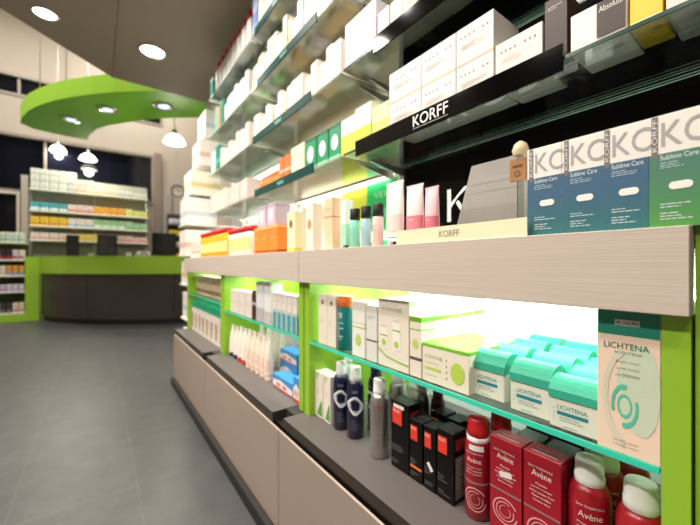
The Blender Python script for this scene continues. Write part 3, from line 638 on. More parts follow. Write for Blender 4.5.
def wide():
    s_, w_ = sp(378, 409, LP); w_ -= .002; h = .19
    b = carton_mb(w_, h, .085, c3((238, 228, 212))); fr = front(w_)
    b.text(fr, 'ICTHYANE', w_*.16, h*.83, w_*.62, h*.05, c3((170, 176, 150))); b.lines(fr, w_*.25, h*.92, w_*.4, 1, .01, c3((190, 190, 170)))
    for q, (cu, hh) in enumerate(((.2, .30), (.62, .40))):
        b.rect(fr, w_*(cu-.12), h*.28, w_*(cu+.12), h*(.28+hh), c3((246, 240, 228)), .0006); b.rect(fr, w_*(cu-.1), h*(.28+hh), w_*(cu+.1), h*(.31+hh), c3((214, 206, 190)), .0006)
        b.rect(fr, w_*(cu-.12), h*(.15+hh), w_*(cu+.12), h*(.17+hh), c3((130, 190, 50)), .001); b.ring(fr, w_*cu, h*.36, w_*.07, h*.05, .98, c3((176, 208, 90)), e=.001)
    b.poly(fr, [(.001, h*.26), (w_*.3, h*.17), (w_*.7, h*.13), (w_-.001, h*.12), (w_-.001, h*.10), (w_*.7, h*.11), (w_*.3, h*.145), (.001, h*.23)], c3((140, 200, 50)), .001)
    b.rect(side(w_), .0006, .001, .084, h-.001, c3((224, 228, 214)), .0004)
    return put(b.build('carton'), s_, LP, zg, 'large ivory carton with pictured bottles and a green swoosh')
big_ = wide()
for i in range(3):
    o = copy_tree(big_); put(o, big_.location.y-.001*i, LP+.088*(i+1), zg, 'large ivory carton standing behind the front one, %s of three' % ['nearest', 'middle', 'farthest'][i], 'box', 'large ivory cartons in a file')
s_, w_ = sp(409.5, 421.5, LP); pf0 = LP
edges_ = [LP]+[P(x, s_-w_/2) for x in (434, 448, 461, 473, 484)]
for i in range(5):
    d_ = edges_[i+1]-edges_[i]-.0015
    put(carton(w_-.002, .153, d_, IV, bands=((.92, 1, (120, 186, 40)),)+(((.78, .8, (140, 200, 70)), (.28, .33, (90, 90, 80))) if i == 0 else ()), disc=(.5, .55, .25, (190, 214, 110))).build('carton'), s_, edges_[i], zg, 'narrow green topped carton beside the large ivory one, %s from the front' % ORD[i], 'box', 'narrow green topped cartons in a file')
s_, w_ = sp(422, 469.5, LP); w_ -= .003
GL = c3((120, 196, 40), .3)
def lidcarton():
    h = .086; b = carton_mb(w_, h, .19, c3((238, 228, 208))); fr = front(w_)
    b.box(-.001, -w_/2-.001, h, .191, w_/2+.001, h+.008, GL, .0008)
    b.text(fr, 'ICTHYANE', w_*.08, h*.68, w_*.38, h*.1, c3((170, 176, 150))); b.rect(fr, w_*.06, h*.36, w_*.44, h*.43, c3((190, 216, 90)), .0008); b.lines(fr, w_*.07, h*.55, w_*.34, 1, .01, c3((190, 180, 150))); b.lines(fr, w_*.07, h*.2, w_*.34, 1, .01, c3((170, 150, 130)))
    b.ring(fr, w_*.78, h*.46, w_*.14, h*.28, .98, c3((188, 212, 84)), e=.0008)
    for q in range(4): b.ring(fr, w_*.55, h*(.25+.16*q), w_*.012, h*.03, .98, c3((80, 90, 60)), e=.0008, n=10)
    return b
put(lidcarton().build('carton'), s_, LP, zg, 'wide ivory carton with a bright green lid next to the tubs')
put(lidcarton().build('carton'), s_-.015, LP+.345, zg, 'second wide green lidded carton near the back of the glass shelf') if False else None
# jar boxes with domed mint lids
JW = .075
def jarbox():
    e = bpy.data.objects.new('jar_box', None); C.objects.link(e)
    h = .058; w = JW; b = MB().box(0, -w/2, 0, .074, w/2, h, c3((222, 222, 206)), .002); fr = front(w)
    b.text(fr, 'LICHTENA', w*.17, h*.66, w*.62, h*.14, c3((80, 150, 150))); b.rect(fr, w*.17, h*.48, w*.80, h*.59, c3((20, 132, 142)), .0008)
    b.lines(fr, w*.22, h*.38, w*.5, 2, .005, c3((110, 150, 150))); b.lines(fr, w*.3, h*.1, w*.35, 1, .004, c3((120, 150, 150)))
    for q in range(3): b.ring(fr, w*.1, h*(.36+.15*q), w*.015, h*.025, .98, c3((130, 180, 170)), n=8)
    b.build('jar_carton', e)
    # domed lid: an arch running from side to side, overhanging the front
    MT = mat('mint_lid', (58, 170, 142), .5, spec=.3); n = 10; vs = []; fs = []; D = .078
    for i in range(n+1):
        q = i/n; z_ = h+.016+.024*math.sin(PI*q**.85); x_ = -.002+D*q
        vs += [(x_, -w/2-.001, h+.0005), (x_, w/2+.001, h+.0005), (x_, w/2+.001, z_), (x_, -w/2-.001, z_)]
    for i in range(n):
        a = 4*i; fs += [(a+3, a+2, a+6, a+7), (a+0, a+3, a+7, a+4), (a+2, a+1, a+5, a+6), (a+1, a, a+4, a+5)]
    fs += [(0, 1, 2, 3), (4*n+3, 4*n+2, 4*n+1, 4*n)]
    b = MB(); b.add(vs, fs, MT); b.build('domed_lid', e)
    return e
proto = None
jp = [LP+.022, LP+.010, LP]; cxs = [S(487.5, jp[0]), S(529.5, jp[1]), S(573, jp[2])]
for c_ in range(3):
    for r_ in range(4):
        o = copy_tree(proto) if proto else jarbox(); proto = proto or o
        put(o, cxs[c_], jp[c_]+r_*.083, zg, 'jar box with mint domed lid, %s column, %s' % (['left', 'middle', 'right'][c_], ['front row', 'second row', 'third row', 'back row'][r_]), 'jar box', 'mint lidded jar boxes', rz=random.uniform(-.02, .02)); o.scale.z = .9 if c_ == 2 else 1
# tall body cream carton, turned a little to the aisle
w, h = .076, .217; d = .045
b = carton_mb(w, h, d, c3((240, 214, 190))); fr = front(w)
PG = c3((204, 216, 190)); DG = c3((22, 128, 104)); MG = c3((84, 196, 164))
b.rect(fr, .0006, h*.83, w-.0006, h-.0008, DG, .0005)
b.ring(fr, w*.75, h*.47, w*.249, h*.31, .98, PG, a0=-90, a1=90, e=.0005); b.ring(fr, w*.75, h*.47, w*.42, h*.31, .98, PG, a0=90, a1=270, e=.0005)
b.ring(fr, w*.62, h*.40, w*.52, h*.38, .16, c3((214, 212, 190)), a0=110, a1=250, e=.0007)
b.text(fr, 'LICHTENA', w*.12, h*.735, w*.72, h*.042, c3((40, 92, 84)), .001); b.text(fr, 'BODYTENA', w*.3, h*.70, w*.44, h*.018, c3((120, 140, 130)), .001)
for q in range(3): b.text(fr, ['Fluido corpo', 'Latte corpo', 'con BIODARA'][q], w*.32, h*(.635-.045*q), w*.38, h*.020, c3((130, 140, 130)), .001)
b.ring(fr, w*.46, h*.34, w*.12, h*.082, .24, MG, e=.001)
b.ring(fr, w*.46, h*.34, w*.22, h*.15, .22, MG, a0=80, a1=200, e=.001); b.ring(fr, w*.46, h*.34, w*.22, h*.15, .22, MG, a0=-100, a1=20, e=.001)
for q in range(2): b.text(fr, ['con 10% vitamina', 'dermatite protettiva'][q], w*.26, h*(.085-.03*q), w*.42, h*.014, c3((150, 140, 124)), .001)
b.poly(fr, [(w*.30, h*.90), (w*.70, h*.90), (w*.70, h*.94), (w*.30, h*.94)], c3((220, 220, 210)), .0012); b.text(fr, '€ 16,90', w*.33, h*.907, w*.34, h*.025, c3((70, 70, 70)), .0016)
put(b.build('carton'), (S(596, .637)+S(661, .637))/2, .640, zg, 'tall peach body cream carton with a green band and swirl emblem')
# ---- worktop, nearest cabinet
NAVY = mat('navy_can', (16, 18, 52), .28, coat=.3); SILV = mat('satin_silver', (186, 182, 178), .32, .85); REDC = mat('crimson_can', (158, 18, 34), .3, coat=.2)
def can(body, capm, r_, h, deco=None, cap='slim', cw=.68, collar=None):
    e = bpy.data.objects.new('spray_can', None); C.objects.link(e)
    hb = h*.80
    b = MB().lathe([(r_*.93, 0), (r_, h*.012), (r_, hb*.84), (r_*.97, hb*.90), (r_*.89, hb*.95), (r_*.78, hb*.985), (r_*.66, hb)], body, 36)
    if deco: deco(b, cyl(r_), r_, h)
    b.build('can_body', e)
    z_ = hb+.0005; H = h-hb
    if collar: MB().lathe([(r_*.80, z_-h*.050), (r_*.86, z_-h*.045), (r_*.86, z_+h*.012), (r_*.7, z_+h*.014)], collar, 30).build('collar', e); z_ += h*.0145; H -= h*.0145
    prof = [(r_*cw*.97, z_), (r_*cw, z_+.001), (r_*cw, z_+H*.28), (r_*cw*.95, z_+H*.32), (r_*cw*.92, z_+H*.86), (r_*cw*.84, z_+H*.95), (r_*cw*.66, z_+H*.99), (r_*cw*.2, z_+H)]
    MB().lathe(prof, capm, 30).build('cap', e)
    return e
def d_navy(b, mp, r_, h):
    W = c3((232, 232, 236)); q = r_*.86; cv = h*.47
    def rot(u, v, t=.2): return (u*math.cos(t)-v*math.sin(t), cv+u*math.sin(t)+v*math.cos(t))
    pts_ = [rot(q*math.copysign(abs(math.cos(a))**.55, math.cos(a)), 1.15*q*math.copysign(abs(math.sin(a))**.55, math.sin(a)), PI/4-.1) for a in [2*PI*k/24 for k in range(24)]]
    pi_ = [(u*.72, cv+(v-cv)*.72) for u, v in pts_]
    vs = [mp(u, v, .0006) for u, v in pts_]+[mp(u, v, .0006) for u, v in pi_]
    b.add(vs, [(k, (k+1) % 24, 24+(k+1) % 24, 24+k) for k in range(24)], W)
    b.poly(mp, [(u*.9, cv+(v-cv)*.9) for u, v in pi_], c3((220, 214, 220)), .0006); b.rect(mp, -q*.35, cv+.004, q*.3, cv+.008, NAVY, .001); b.rect(mp, q*.18, cv-.008, q*.3, cv+.006, NAVY, .001)
    b.text(mp, 'DEO', -q*.45, h*.65, q*.8, .008, c3((160, 165, 200))); b.lines(mp, -q*.5, h*.26, q*1.1, 6, .006, c3((120, 125, 165)), .0014)
def d_silver(b, mp, r_, h):
    b.lines(mp, -r_*.5, h*.66, r_*1.1, 3, .007, c3((176, 90, 84)), .002); b.rect(mp, -r_*.6, h*.30, r_*.7, h*.305, c3((150, 90, 80)), .0006, 6); b.lines(mp, -r_*.5, h*.24, r_*1.1, 5, .006, c3((140, 130, 126)), .0014)
def d_red(b, mp, r_, h, st_=False):
    L = c3((238, 214, 214)); q = r_
    b.text(mp, 'EAU THERMALE', -q*.75, h*.66, q*1.3, h*.018, L, .0009); b.text(mp, 'Avène', -q*.65, h*.575, q*1.1, h*.05, L, .0009)
    for i_ in range(3): b.text(mp, ['Mousse à raser', 'anti-irritations', 'Shaving foam'][i_], -q*.7, h*(.52-.033*i_), q*1.2, h*.018, L, .0009)
    b.rect(mp, -q*1.3, h*.365, q*1.3, h*.385, c3((150, 116, 118)), .0006, 10)
    for t_, rr in ((0, .82), (30, .58), (60, .36)): b.ring(mp, 0, h*.21, q*rr, q*rr*1.15, .12, c3((226, 150, 156)), a0=t_, a1=t_+320, e=.0009, tilt=.5)
    # sticker
    if st_: b.rect(mp, -q*.45, h*.70, q*.65, h*.755, c3((238, 232, 230)), .0012, 6)
HC = .232
def W_(z): return CT
def pcan(x, p, mk, lb, grp=None):
    return put(mk, S(x, p), p, CT+.0004, lb, 'spray can', grp, rz=math.atan2(S(x, p), p)*.95)
for i, (x, p) in enumerate(((341.3, .687), (355.5, .690))):
    pcan(x, p, can(NAVY, PLAST, .0285, HC, d_navy), ['left navy spray can with white cap beside the green triangle cartons', 'right navy spray can with white cap beside the silver can'][i], 'navy spray cans')
put(can(NAVY, mat('navy_cap', (20, 22, 60), .3), .0285, HC-.008, d_navy), S(376, .78), .78, CT+.0004, 'navy spray can with dark cap standing in the second row', 'spray can')
pcan(348, .79, can(PLAST, PLAST, .024, HC-.002, None), 'plain white spray can behind the two navy ones')
pcan(379.5, .680, can(SILV, PLAST, .0285, .230, d_silver), 'silver spray can with white cap in the front row')
pcan(398, .79, can(SILV, PLAST, .0285, .230, d_silver), 'silver spray can standing just behind the tall black carton')
pcan(421, .80, can(SILV, PLAST, .0285, .225, d_silver), 'silver spray can in the second row behind the small black cartons')
# maroon bottle behind
pcan(438, .815, can(mat('maroon', (92, 20, 36), .3), mat('maroon_cap', (80, 16, 30), .3), .022, .215, lambda b, mp, r_, h: b.lines(mp, -r_*.5, h*.6, r_, 6, .007, c3((220, 190, 190)), .002)), 'maroon bottle in the second row behind the black cartons')
# white cartons with green triangles
def tri(w=.052, h=.165):
    b = carton_mb(w, h, .05, c3((238, 226, 216))); fr = front(w)
    b.poly(fr, [(w*.25, h*.06), (w*.95, h*.04), (w*.85, h*.42)], c3((96, 160, 70)), .0006); b.poly(fr, [(w*.05, h*.98), (w*.6, h*.98), (w*.2, h*.8)], c3((186, 210, 150)), .0006)
    b.lines(fr, w*.2, h*.6, w*.5, 3, .006, c3((214, 160, 150)), .0014); return b
for x0, x1, lb in ((315, 323, 'white carton with a green triangle against the green panel'), (323.5, 330.5, 'white carton with a green triangle next to the navy cans')):
    s_, w_ = sp(x0, x1, .664); put(tri(w_-.002, .168).build('carton'), s_, .664, CT+.0006, lb)
# black cartons
BK = mat('black_carton', (8, 7, 8), .35, spec=.25)
def blackc(x0, x1, h, lb, p=.673, d=.05, red=(.66, .9), orange=False, sticker=None, logo=None):
    s_, w_ = sp(x0, x1, p); w_ -= .002
    b = carton_mb(w_, h, d, BK); fr = front(w_); R = c3((222, 58, 40)); L = c3((206, 202, 202))
    b.rect(fr, w_*.08, h*red[0], w_*.62, h*red[1], R, .0005); b.text(fr, 'ROC', w_*.14, h*(red[1]-.07), w_*.4, h*.045, c3((246, 226, 220)), .001)
    b.lines(fr, w_*.08, h*.34, w_*.7, 3, .0065, c3((150, 146, 146)), .0011); b.lines(fr, w_*.08, h*.12, w_*.7, 2, .0065, c3((150, 146, 146)), .0011)
    if orange: b.rect(fr, w_*.05, h*.20, w_*.95, h*.24, c3((232, 120, 40)), .0006)
    if sticker: 
        u, v, t_ = sticker; hw, hh = w_*.3, .005
        b.poly(fr, [(w_*u+a*math.cos(t_)-c*math.sin(t_), h*v+a*math.sin(t_)+c*math.cos(t_)) for a, c in ((-hw, -hh), (hw, -hh), (hw, hh), (-hw, hh))], c3((232, 226, 222)), .0014)
    sd = side(w_); b.rect(sd, d*.12, h*.06, d*.88, h*.66, c3((120, 116, 116)), .0005); b.lines(sd, d*.18, h*.6, d*.6, 8, .009, c3((200, 198, 196)), .0018); b.rect(sd, d*.12, h*.74, d*.88, h*.9, c3((150, 40, 36)), .0006)
    b.lines(top(w_, h), w_*.2, d*.5, w_*.6, 2, .008, c3((120, 116, 116)), .0012)
    return put(b.build('carton'), s_, p, CT+.0004, lb)
blackc(391, 409, .188, 'tallest black carton with a red square, beside the silver can', sticker=(.45, .93, .0))
blackc(409.5, 422.5, .160, 'short black carton with an orange band, left of two small ones', orange=True)
blackc(423.5, 436, .160, 'short black carton with a tilted price sticker', sticker=(.55, .38, -.9))
blackc(436.5, 454, .170, 'black carton with a grey printed side beside the red can')
for i, (x0, x1) in enumerate(((430, 445), (447, 460))):
    blackc(x0, x1, .165, 'black carton in the second row behind the small black ones, %s' % ['left', 'right'][i], p=.745, d=.05)
blackc(463, 479, .165, 'black carton behind the red can in the second row', p=.765, d=.05)
# red cans
RC = mat('red_cap', (186, 22, 34), .3); 
def redcan(capm, r_=.029): return can(REDC, capm, r_,   .222, (lambda b, mp, r, h: d_red(b, mp, r, h, capm is RC)), cw=.82 if capm is RC else .72, collar=PLAST if capm is RC else None)
def pr_(x, p, capm, lb, r_=0): 
    o = redcan(capm, .029 if capm is RC else .033); put(o, S(x, p), p, CT+.0004, lb, 'spray can', rz=r_); return o
pr_(478, .702, RC, 'red spray can with red cap left of the red cartons', .35)
pr_(501, .768, RC, 'red spray can with red cap behind the red cartons', .3)
pr_(589.5, .717, PLAST, 'red spray can with white cap right of the red cartons', .45)
pr_(641, .706, PLAST, 'red spray can with white cap against the right green panel', .5)
pr_(604.5, .790, PLAST, 'red spray can with white cap, second row, between the front two', .4)
pr_(629, .862, PLAST, 'red spray can with white cap farthest back under the peach carton', .4)
for i in range(1):
    MB().lathe
def redcarton():
    w, h, d = .069, .203, .048; b = carton_mb(w, h, d, c3((160, 20, 40), .3)); fr = front(w); L = c3((240, 214, 214))
    b.text(fr, 'EAU THERMALE', w*.14, h*.865, w*.66, h*.022, L, .0009); b.text(fr, 'Avène', w*.24, h*.79, w*.52, h*.06, L, .0009)
    for i_, (tx, ww_) in enumerate((('Fluide', .3), ('après-rasage', .56), ('After-shave fluid', .66), ('Peaux sensibles', .5), ('Sensitive skins', .45))): b.text(fr, tx, w*(.5-ww_/2), h*(.715-.04*i_), w*ww_, h*.020, L, .0009)
    b.rect(fr, .001, h*.455, w-.001, h*.478, c3((150, 110, 114)), .0006)
    for t_, rr in ((0, .40), (30, .29), (60, .18)): b.ring(fr, w*.5, h*.27, w*rr, w*rr*.98, .12, c3((226, 150, 156)), a0=t_, a1=t_+320, e=.0009, tilt=.5)
    b.rect(top(w, h), w*.15, d*.2, w*.85, d*.27, c3((226, 170, 176)), .0006); b.lines(top(w, h), w*.2, d*.5, w*.6, 1, .01, c3((226, 170, 176)), .002)
    sd = side(w); b.lines(sd, d*.15, h*.8, d*.7, 8, .01, c3((220, 150, 156)), .0016)
    return b
o = put(redcarton().build('carton'), (S(489, .684)+S(522.6, .684))/2, .684, CT+.0004, 'red carton beside the red capped can, left of two')
b = MB(); b.poly(front(.069), [(.036+a*math.cos(.2)-c*math.sin(.2), .132+a*math.sin(.2)+c*math.cos(.2)) for a, c in ((-.012, -.006), (.012, -.006), (.014, 0), (.012, .006), (-.012, .006), (-.014, 0))], c3((236, 222, 220)), .0016); q_ = b.build('price_sticker', o); q_['label'] = 'white price sticker'
put(redcarton().build('carton'), (S(523.5, .684)+S(561, .684))/2, .684, CT+.0004, 'red carton beside the white capped can, right of two')
DP = c3((46, 34, 42), .25)
for i, (x0, x1, p) in enumerate(((512, 538, .737), (541, 573, .737), (525, 551, .80), (553, 584, .80))):
    s_, w_ = sp(x0, x1, p); b = MB().box(0, -w_/2+.001, 0, .055, w_/2-.001, .196, DP, .003); b.lines(front(w_), w_*.2, .17, w_*.6, 3, .008, c3((180, 150, 160)))
    put(b.build('carton'), s_, p, CT+.0004, 'dark plum carton behind the red cartons, %s row, %s' % (['nearer', 'farther'][i//2], ['left', 'right'][i % 2]))
# ---- middle cabinet
m2 = lambda x: S(x, .66)
for i, (x0, x1) in enumerate(((231, 238), (238.5, 245), (245.5, 251.5))):
    lo(x0, x1, .135, 'ivory carton on the middle cabinet shelf, %s of three' % ['left', 'middle', 'right'][i], base=(236, 222, 214), lines=(.5, 3, (190, 180, 190)))
lo(252, 255.5, .15, 'dark brown carton on the middle cabinet shelf', base=(74, 32, 34), bands=((.5, .6, (200, 190, 190)),))
lo(256, 263.5, .20, 'silvery white tall carton on the middle cabinet shelf', base=(222, 224, 226), bands=((0, .35, (190, 184, 184)),))
lo(264, 271, .20, 'pale tall carton with grey foot on the middle cabinet shelf', base=(232, 232, 232), bands=((0, .3, (206, 196, 192)),))
row(lambda: carton((S(272.5, LP)-S(297, LP))/5-.006, .155, .06, (232, 220, 214), bands=((.0, .52, (44, 158, 170)), (.46, .5, (230, 240, 240))), lines=(.8, 2, (120, 130, 150)), bi=.006).build('carton'), span(S(297, LP), S(272.5, LP), 5), LP, zg, 'white and turquoise carton on the middle cabinet shelf', 'white and turquoise cartons', jit=.001)
RB = c3((196, 40, 40), .35); NB = c3((24, 26, 66), .35)
xsb = [230.5, 235.5]
row(lambda: tube('tube', .046, .165, c3((244, 234, 222)), NB, None, .046), [S(x, .68) for x in (233, 237)], .68, CT+.0004, 'white tube with navy cap on the worktop', 'white tubes with navy caps', 'tube', jit=.002)
row(lambda: tube('tube', .047, .175, c3((244, 232, 220)), RB, None, .046), [S(x, .68) for x in (241.3, 245.5)], .68, CT+.0004, 'white tube with red cap on the worktop', 'white tubes with red caps', 'tube', jit=.002)
row(lambda: tube('tube', .048, .180, c3((244, 228, 212)), c3((232, 200, 180)), c3((238, 208, 190)), .046), [S(x, .68) for x in (249.8, 254.3, 259, 263.8, 268.8)], .68, CT+.0004, 'cream tube with pale cap on the worktop', 'cream tubes with pale caps', 'tube', jit=.002)
row(lambda: tube('tube', .052, .185, c3((240, 226, 214)), PLAST, None, .046), [S(x, .80) for x in (262, 269, 276, 283)], .80, CT+.0004, 'white tube in the row behind the cream tubes', 'white tubes in the back row', 'tube', jit=.002)
def bluebox(w, h):
    b = carton_mb(w, h, .07, c3((62, 140, 206))); fr = front(w); b.poly(fr, [(.001, .001), (w-.001, .001), (w-.001, h*.5), (w*.4, h*.75), (.001, h*.55)], c3((236, 226, 226)), .0006)
    b.rect(fr, .001, .001, w-.001, h*.12, c3((206, 50, 50)), .001); b.ring(fr, w*.3, h*.35, w*.1, h*.14, .98, c3((226, 120, 90)), e=.001); b.ring(fr, w*.62, h*.35, w*.1, h*.14, .98, c3((226, 120, 90)), e=.001); return b
s_, w_ = sp(273, 292.5, .665); put(bluebox(w_, .058).build('carton'), s_, .665, CT+.0006, 'blue and white carton lying lowest beside the cream tubes')
s_, w_ = sp(280, 297, .745); put(bluebox(w_, .090).build('carton'), s_, .745, CT+.0006, 'blue and white carton standing behind the lying one')
put(bluebox(w_*.96, .055).build('carton'), s_, .745, CT+.0914, 'blue and white carton stacked on the standing one')
s_, w_ = sp(293.3, 300.5, .66); put(bluebox(w_, .10).build('carton'), s_, .66, CT+.0006, 'blue carton against the near green panel of the middle cabinet')
row(lambda: carton(.075, .21, .06, (222, 214, 216), bands=((.5, .6, (196, 190, 200)),), lines=(.8, 2, (160, 150, 160))).build('carton'), span(S(294, .86), S(268, .86), 5), .86, CT+.0006, 'pale grey carton at the back of the middle worktop', 'pale grey cartons at the back')
row(lambda: carton(.08, .20, .06, (44, 38, 48), bands=((.7, .8, (120, 40, 60)),)).build('carton'), span(1.93, 2.17, 2), .97, CT+.0006, 'dark carton at the back of the middle worktop', 'dark cartons at the back')
# ---- farthest cabinet
TL = c3((16, 160, 118), .35)
def packs(col):
    def f():
        e = bpy.data.objects.new('capped_pack', None); C.objects.link(e)
        b = carton_mb(.10, .20, .08, c3(col)); b.rect(front(.10), .012, .03, .05, .15, c3((170, 120, 90)), .0006); b.lines(front(.1), .055, .14, .035, 5, .012, c3((150, 90, 90)), .003); b.build('pack_body', e)
        MB().box(-.003, -.052, .2005, .083, .052, .262, TL, .006).build('lid', e); return e
    return f
row(packs((232, 224, 212)), span(2.28, 3.25, 8), .665, CT+.0004, 'white pack with a green lid on the far worktop, front', 'green lidded packs in front', 'pack')
row(packs((214, 204, 190)), span(2.5, 3.24, 7), .79, CT+.0004, 'white pack with a green lid on the far worktop, behind', 'green lidded packs behind', 'pack')
row(B(.07, .15, .06, (214, 196, 168), bands=((.1, .3, (150, 116, 84)),)), span(2.28, 3.24, 12), .70, zg+.035, 'tan carton under the beige fascia of the farthest cabinet', 'tan cartons under the fascia')
# ================================================================= SERVICE DESK AND THE BACK OF THE SHOP
curve = [(-.87, 8.47), (-.72, 8.10), (-.50, 7.74), (-.18, 7.36), (.24, 6.99), (.66, 6.71), (1.05, 6.53), (1.45, 6.46), (1.9, 6.47), (2.4, 6.6)]
def sub(c, n=4):
    out = []
    for i in range(len(c)-1):
        p0, p1, p2, p3 = c[max(0, i-1)], c[i], c[i+1], c[min(len(c)-1, i+2)]
        for k in range(n):
            t_ = k/n; out.append(tuple(.5*((2*p1[j])+(-p0[j]+p2[j])*t_+(2*p0[j]-5*p1[j]+4*p2[j]-p3[j])*t_*t_+(-p0[j]+3*p1[j]-3*p2[j]+p3[j])*t_**3) for j in (0, 1)))
    return out+[c[-1]]
cv = sub(curve)
def off(c, d):
    out = []
    for i, (x, y) in enumerate(c):
        a = c[max(0, i-1)]; b_ = c[min(len(c)-1, i+1)]; tx, ty = b_[0]-a[0], b_[1]-a[1]; L = math.hypot(tx, ty); out.append((x-ty/L*d, y+tx/L*d))
    return out
dt = EYE+.135; db = EYE-.17
e = empty('service_desk', (.4, 7.2, 0), 'curved service desk with a lime green top and dark front', 'desk')
def dp(mb, nm): o = mb.build(nm, e); o.location = (-.4, -7.2, 0); return o
dp(MB().prism(cv+off(cv, .62)[::-1], db, dt, GREEN), 'desk_top')
DBR = grain('dark_brown_front', (50, 43, 42), (58, 50, 48), (3, 3, 40), .4)
c2 = off(cv, .03); dp(MB().prism(c2+off(cv, .56)[::-1], .09, db-.0005, DBR), 'desk_front')
c3_ = off(cv, .07); dp(MB().prism(c3_+off(cv, .50)[::-1], 0, .0895, BLACK), 'plinth')
for k in (12, 24):
    x, y = c2[k]; dp(MB().tube((x, y, .1), (x, y, db-.002), .005, BLACK, 6), 'panel_joint')
# monitors
def monitor(x, y, w, h, rz, lb, ysc=0):
    e = empty('monitor', (x, y, dt), lb, 'monitor', 'monitors on the service desk', rz)
    MB().box(-.11, -.08, .0, .11, .08, .015, BLACK, .004).build('stand', e)
    MB().box(-.02, .0, .0155, .02, .03, .12, BLACK).build('stand_neck', e)
    b = MB().box(-w/2, -.03, .02, w/2, 0-.0005, .08+h, BLACK, .004); b.rect(lambda u, v, ee: (u, -.03-ee, v), -w/2+.015, .035, w/2-.015, .065+h, mat('dark_screen', (16, 18, 20), .15), .0005); b.build('screen', e)
def mon(x0, x1, y1, s_, lb, rz):
    pa, pb = P(x0, s_), P(x1, s_); w_ = (pb-pa)*math.cos(rz)*1.02; zt = Z(y1, (pa+pb)/2, s_)
    monitor((pa+pb)/2, s_, w_, zt-dt-.08, rz, lb)
mon(66, 79, 235, 8.0, 'black monitor seen edge-on at the left of the service desk', .2)
mon(97, 117, 235, 7.5, 'black monitor in the middle of the service desk', .1)
mon(152, 176, 233, 7.0, 'black monitor at the right of the service desk, largest in view', -.1)
e = empty('card_terminal', (P(144, 6.95), 6.95, dt), 'small grey card terminal left of the right monitor', 'terminal')
b = MB(); b.add([(-.09, -.08, 0), (.09, -.08, 0), (.09, .08, 0), (-.09, .08, 0), (-.09, -.08, .03), (.09, -.08, .03), (.09, .08, .09), (-.09, .08, .09)], [(3, 2, 1, 0), (4, 5, 6, 7), (0, 1, 5, 4), (1, 2, 6, 5), (2, 3, 7, 6), (3, 0, 4, 7)], mat('grey_plastic', (150, 150, 150), .4)); b.build('terminal_body', e)
b = MB(); 
for q in range(12): b.box(-.06+.04*(q % 3), -.07+.025*(q//3), .036+.009*(q//3), -.035+.04*(q % 3), -.055+.025*(q//3), .046+.009*(q//3), BLACK)
b.build('keypad', e)
random.seed(3)
for i, x in enumerate((88, 126, 136)):
    put(carton(.12, .07, .08, [(214, 200, 190), (190, 200, 210), (226, 214, 200)][i], lines=(.6, 2, (150, 120, 120))).build('carton'), [8.0, 7.3, 7.1][i], P(x, [8.0, 7.3, 7.1][i]), dt, ['small pale box between the left and middle monitors', 'small bluish box right of the middle monitor', 'small cream box near the card terminal'][i])
for o in C.objects:
    pass
def bcarton(w, h, d, base, band):       # box facing the camera along -y
    b = MB().box(-w/2, 0, 0, w/2, d, h, c3(base), .003); f = lambda u, v, e_: (u, -e_, v)
    b.rect(f, -w/2+.004, h*.1, w/2-.004, h*.34, c3(band), .001); b.rect(f, -w*.3, h*.6, w*.25, h*.68, c3(tuple(int(v*.7) for v in base)), .001); b.rect(f, -w*.3, h*.45, w*.1, h*.5, c3(tuple(int(v*.8) for v in base)), .001)
    return b
# wall shelving behind the desk
SB = BACK-.30; x0, x1 = P(29, SB), P(148, SB)
e = empty('wall_shelving', ((x0+x1)/2, BACK-.15, 0), 'pale wall shelving full of medicine boxes behind the service desk', 'shelf')
def wpz(mb, nm): o = mb.build(nm, e); o.location = (-(x0+x1)/2, -(BACK-.15), 0); return o
SHG = mat('sage_backboard', (150, 152, 138), .6); SHW = mat('shelf_white', (222, 220, 208), .45)
wz = [EYE+v for v in (.5, .79, 1.10, 1.535)]
wpz(MB().box(x0, BACK-.04, .0, x1, BACK-.021, wz[3]+.3, SHG), 'back_board')
for z in wz: wpz(MB().box(x0, SB, z-.03, x1, BACK-.041, z, SHW), 'shelf_board')
for x in (x0, (x0+x1)/2, x1-.03): wpz(MB().box(x, BACK-.08, 0, x+.03, BACK-.0415, wz[3]+.25, METAL), 'upright')
pal = [[((222, 214, 204), (190, 120, 120)), ((232, 216, 120), (214, 170, 40)), ((214, 190, 186), (190, 80, 80))],
       [((226, 190, 60), (180, 120, 30)), ((224, 220, 208), (120, 160, 190)), ((150, 196, 150), (220, 230, 220)), ((160, 200, 160), (90, 160, 100))],
       [((70, 160, 170), (220, 230, 230)), ((220, 200, 196), (190, 60, 60)), ((226, 170, 60), (200, 120, 30)), ((214, 216, 130), (180, 190, 60))],
       [((206, 210, 200), (150, 170, 160)), ((200, 202, 192), (200, 160, 100)), ((206, 206, 198), (120, 160, 150))]]
pn = ['lowest', 'second', 'third', 'top']
for j, z in enumerate(wz):
    n = 14; wd = (x1-x0-.02)/n; protos = {}
    for i in range(n):
        if j == 3:
            lay = 3 if i < 5 else (2 if i < 7 else 1)
        else: lay = 1
        q = (i*len(pal[j]))//n
        hh = (.135 if j == 3 else [.14, .18, .16][j]) * (1 if i < 12 else .8)
        for l in range(lay):
            key = (q, hh)
            if key in protos: o = copy_tree(protos[key])
            else: o = bcarton(wd-.012, hh, .16, *pal[j][q]).build('medicine_box'); protos[key] = o
            o.location = (x0+.012+wd*(i+.5), SB+.03, z+.0008+l*(hh+.001)); 
            lab = 'medicine box on the %s wall shelf, %s' % (pn[j], ordinal(i, n))
            if lay > 1: lab += ', layer %s' % ['one', 'two', 'three'][l]
            tag(o, lab, 'box', 'medicine boxes on the %s wall shelf' % pn[j])
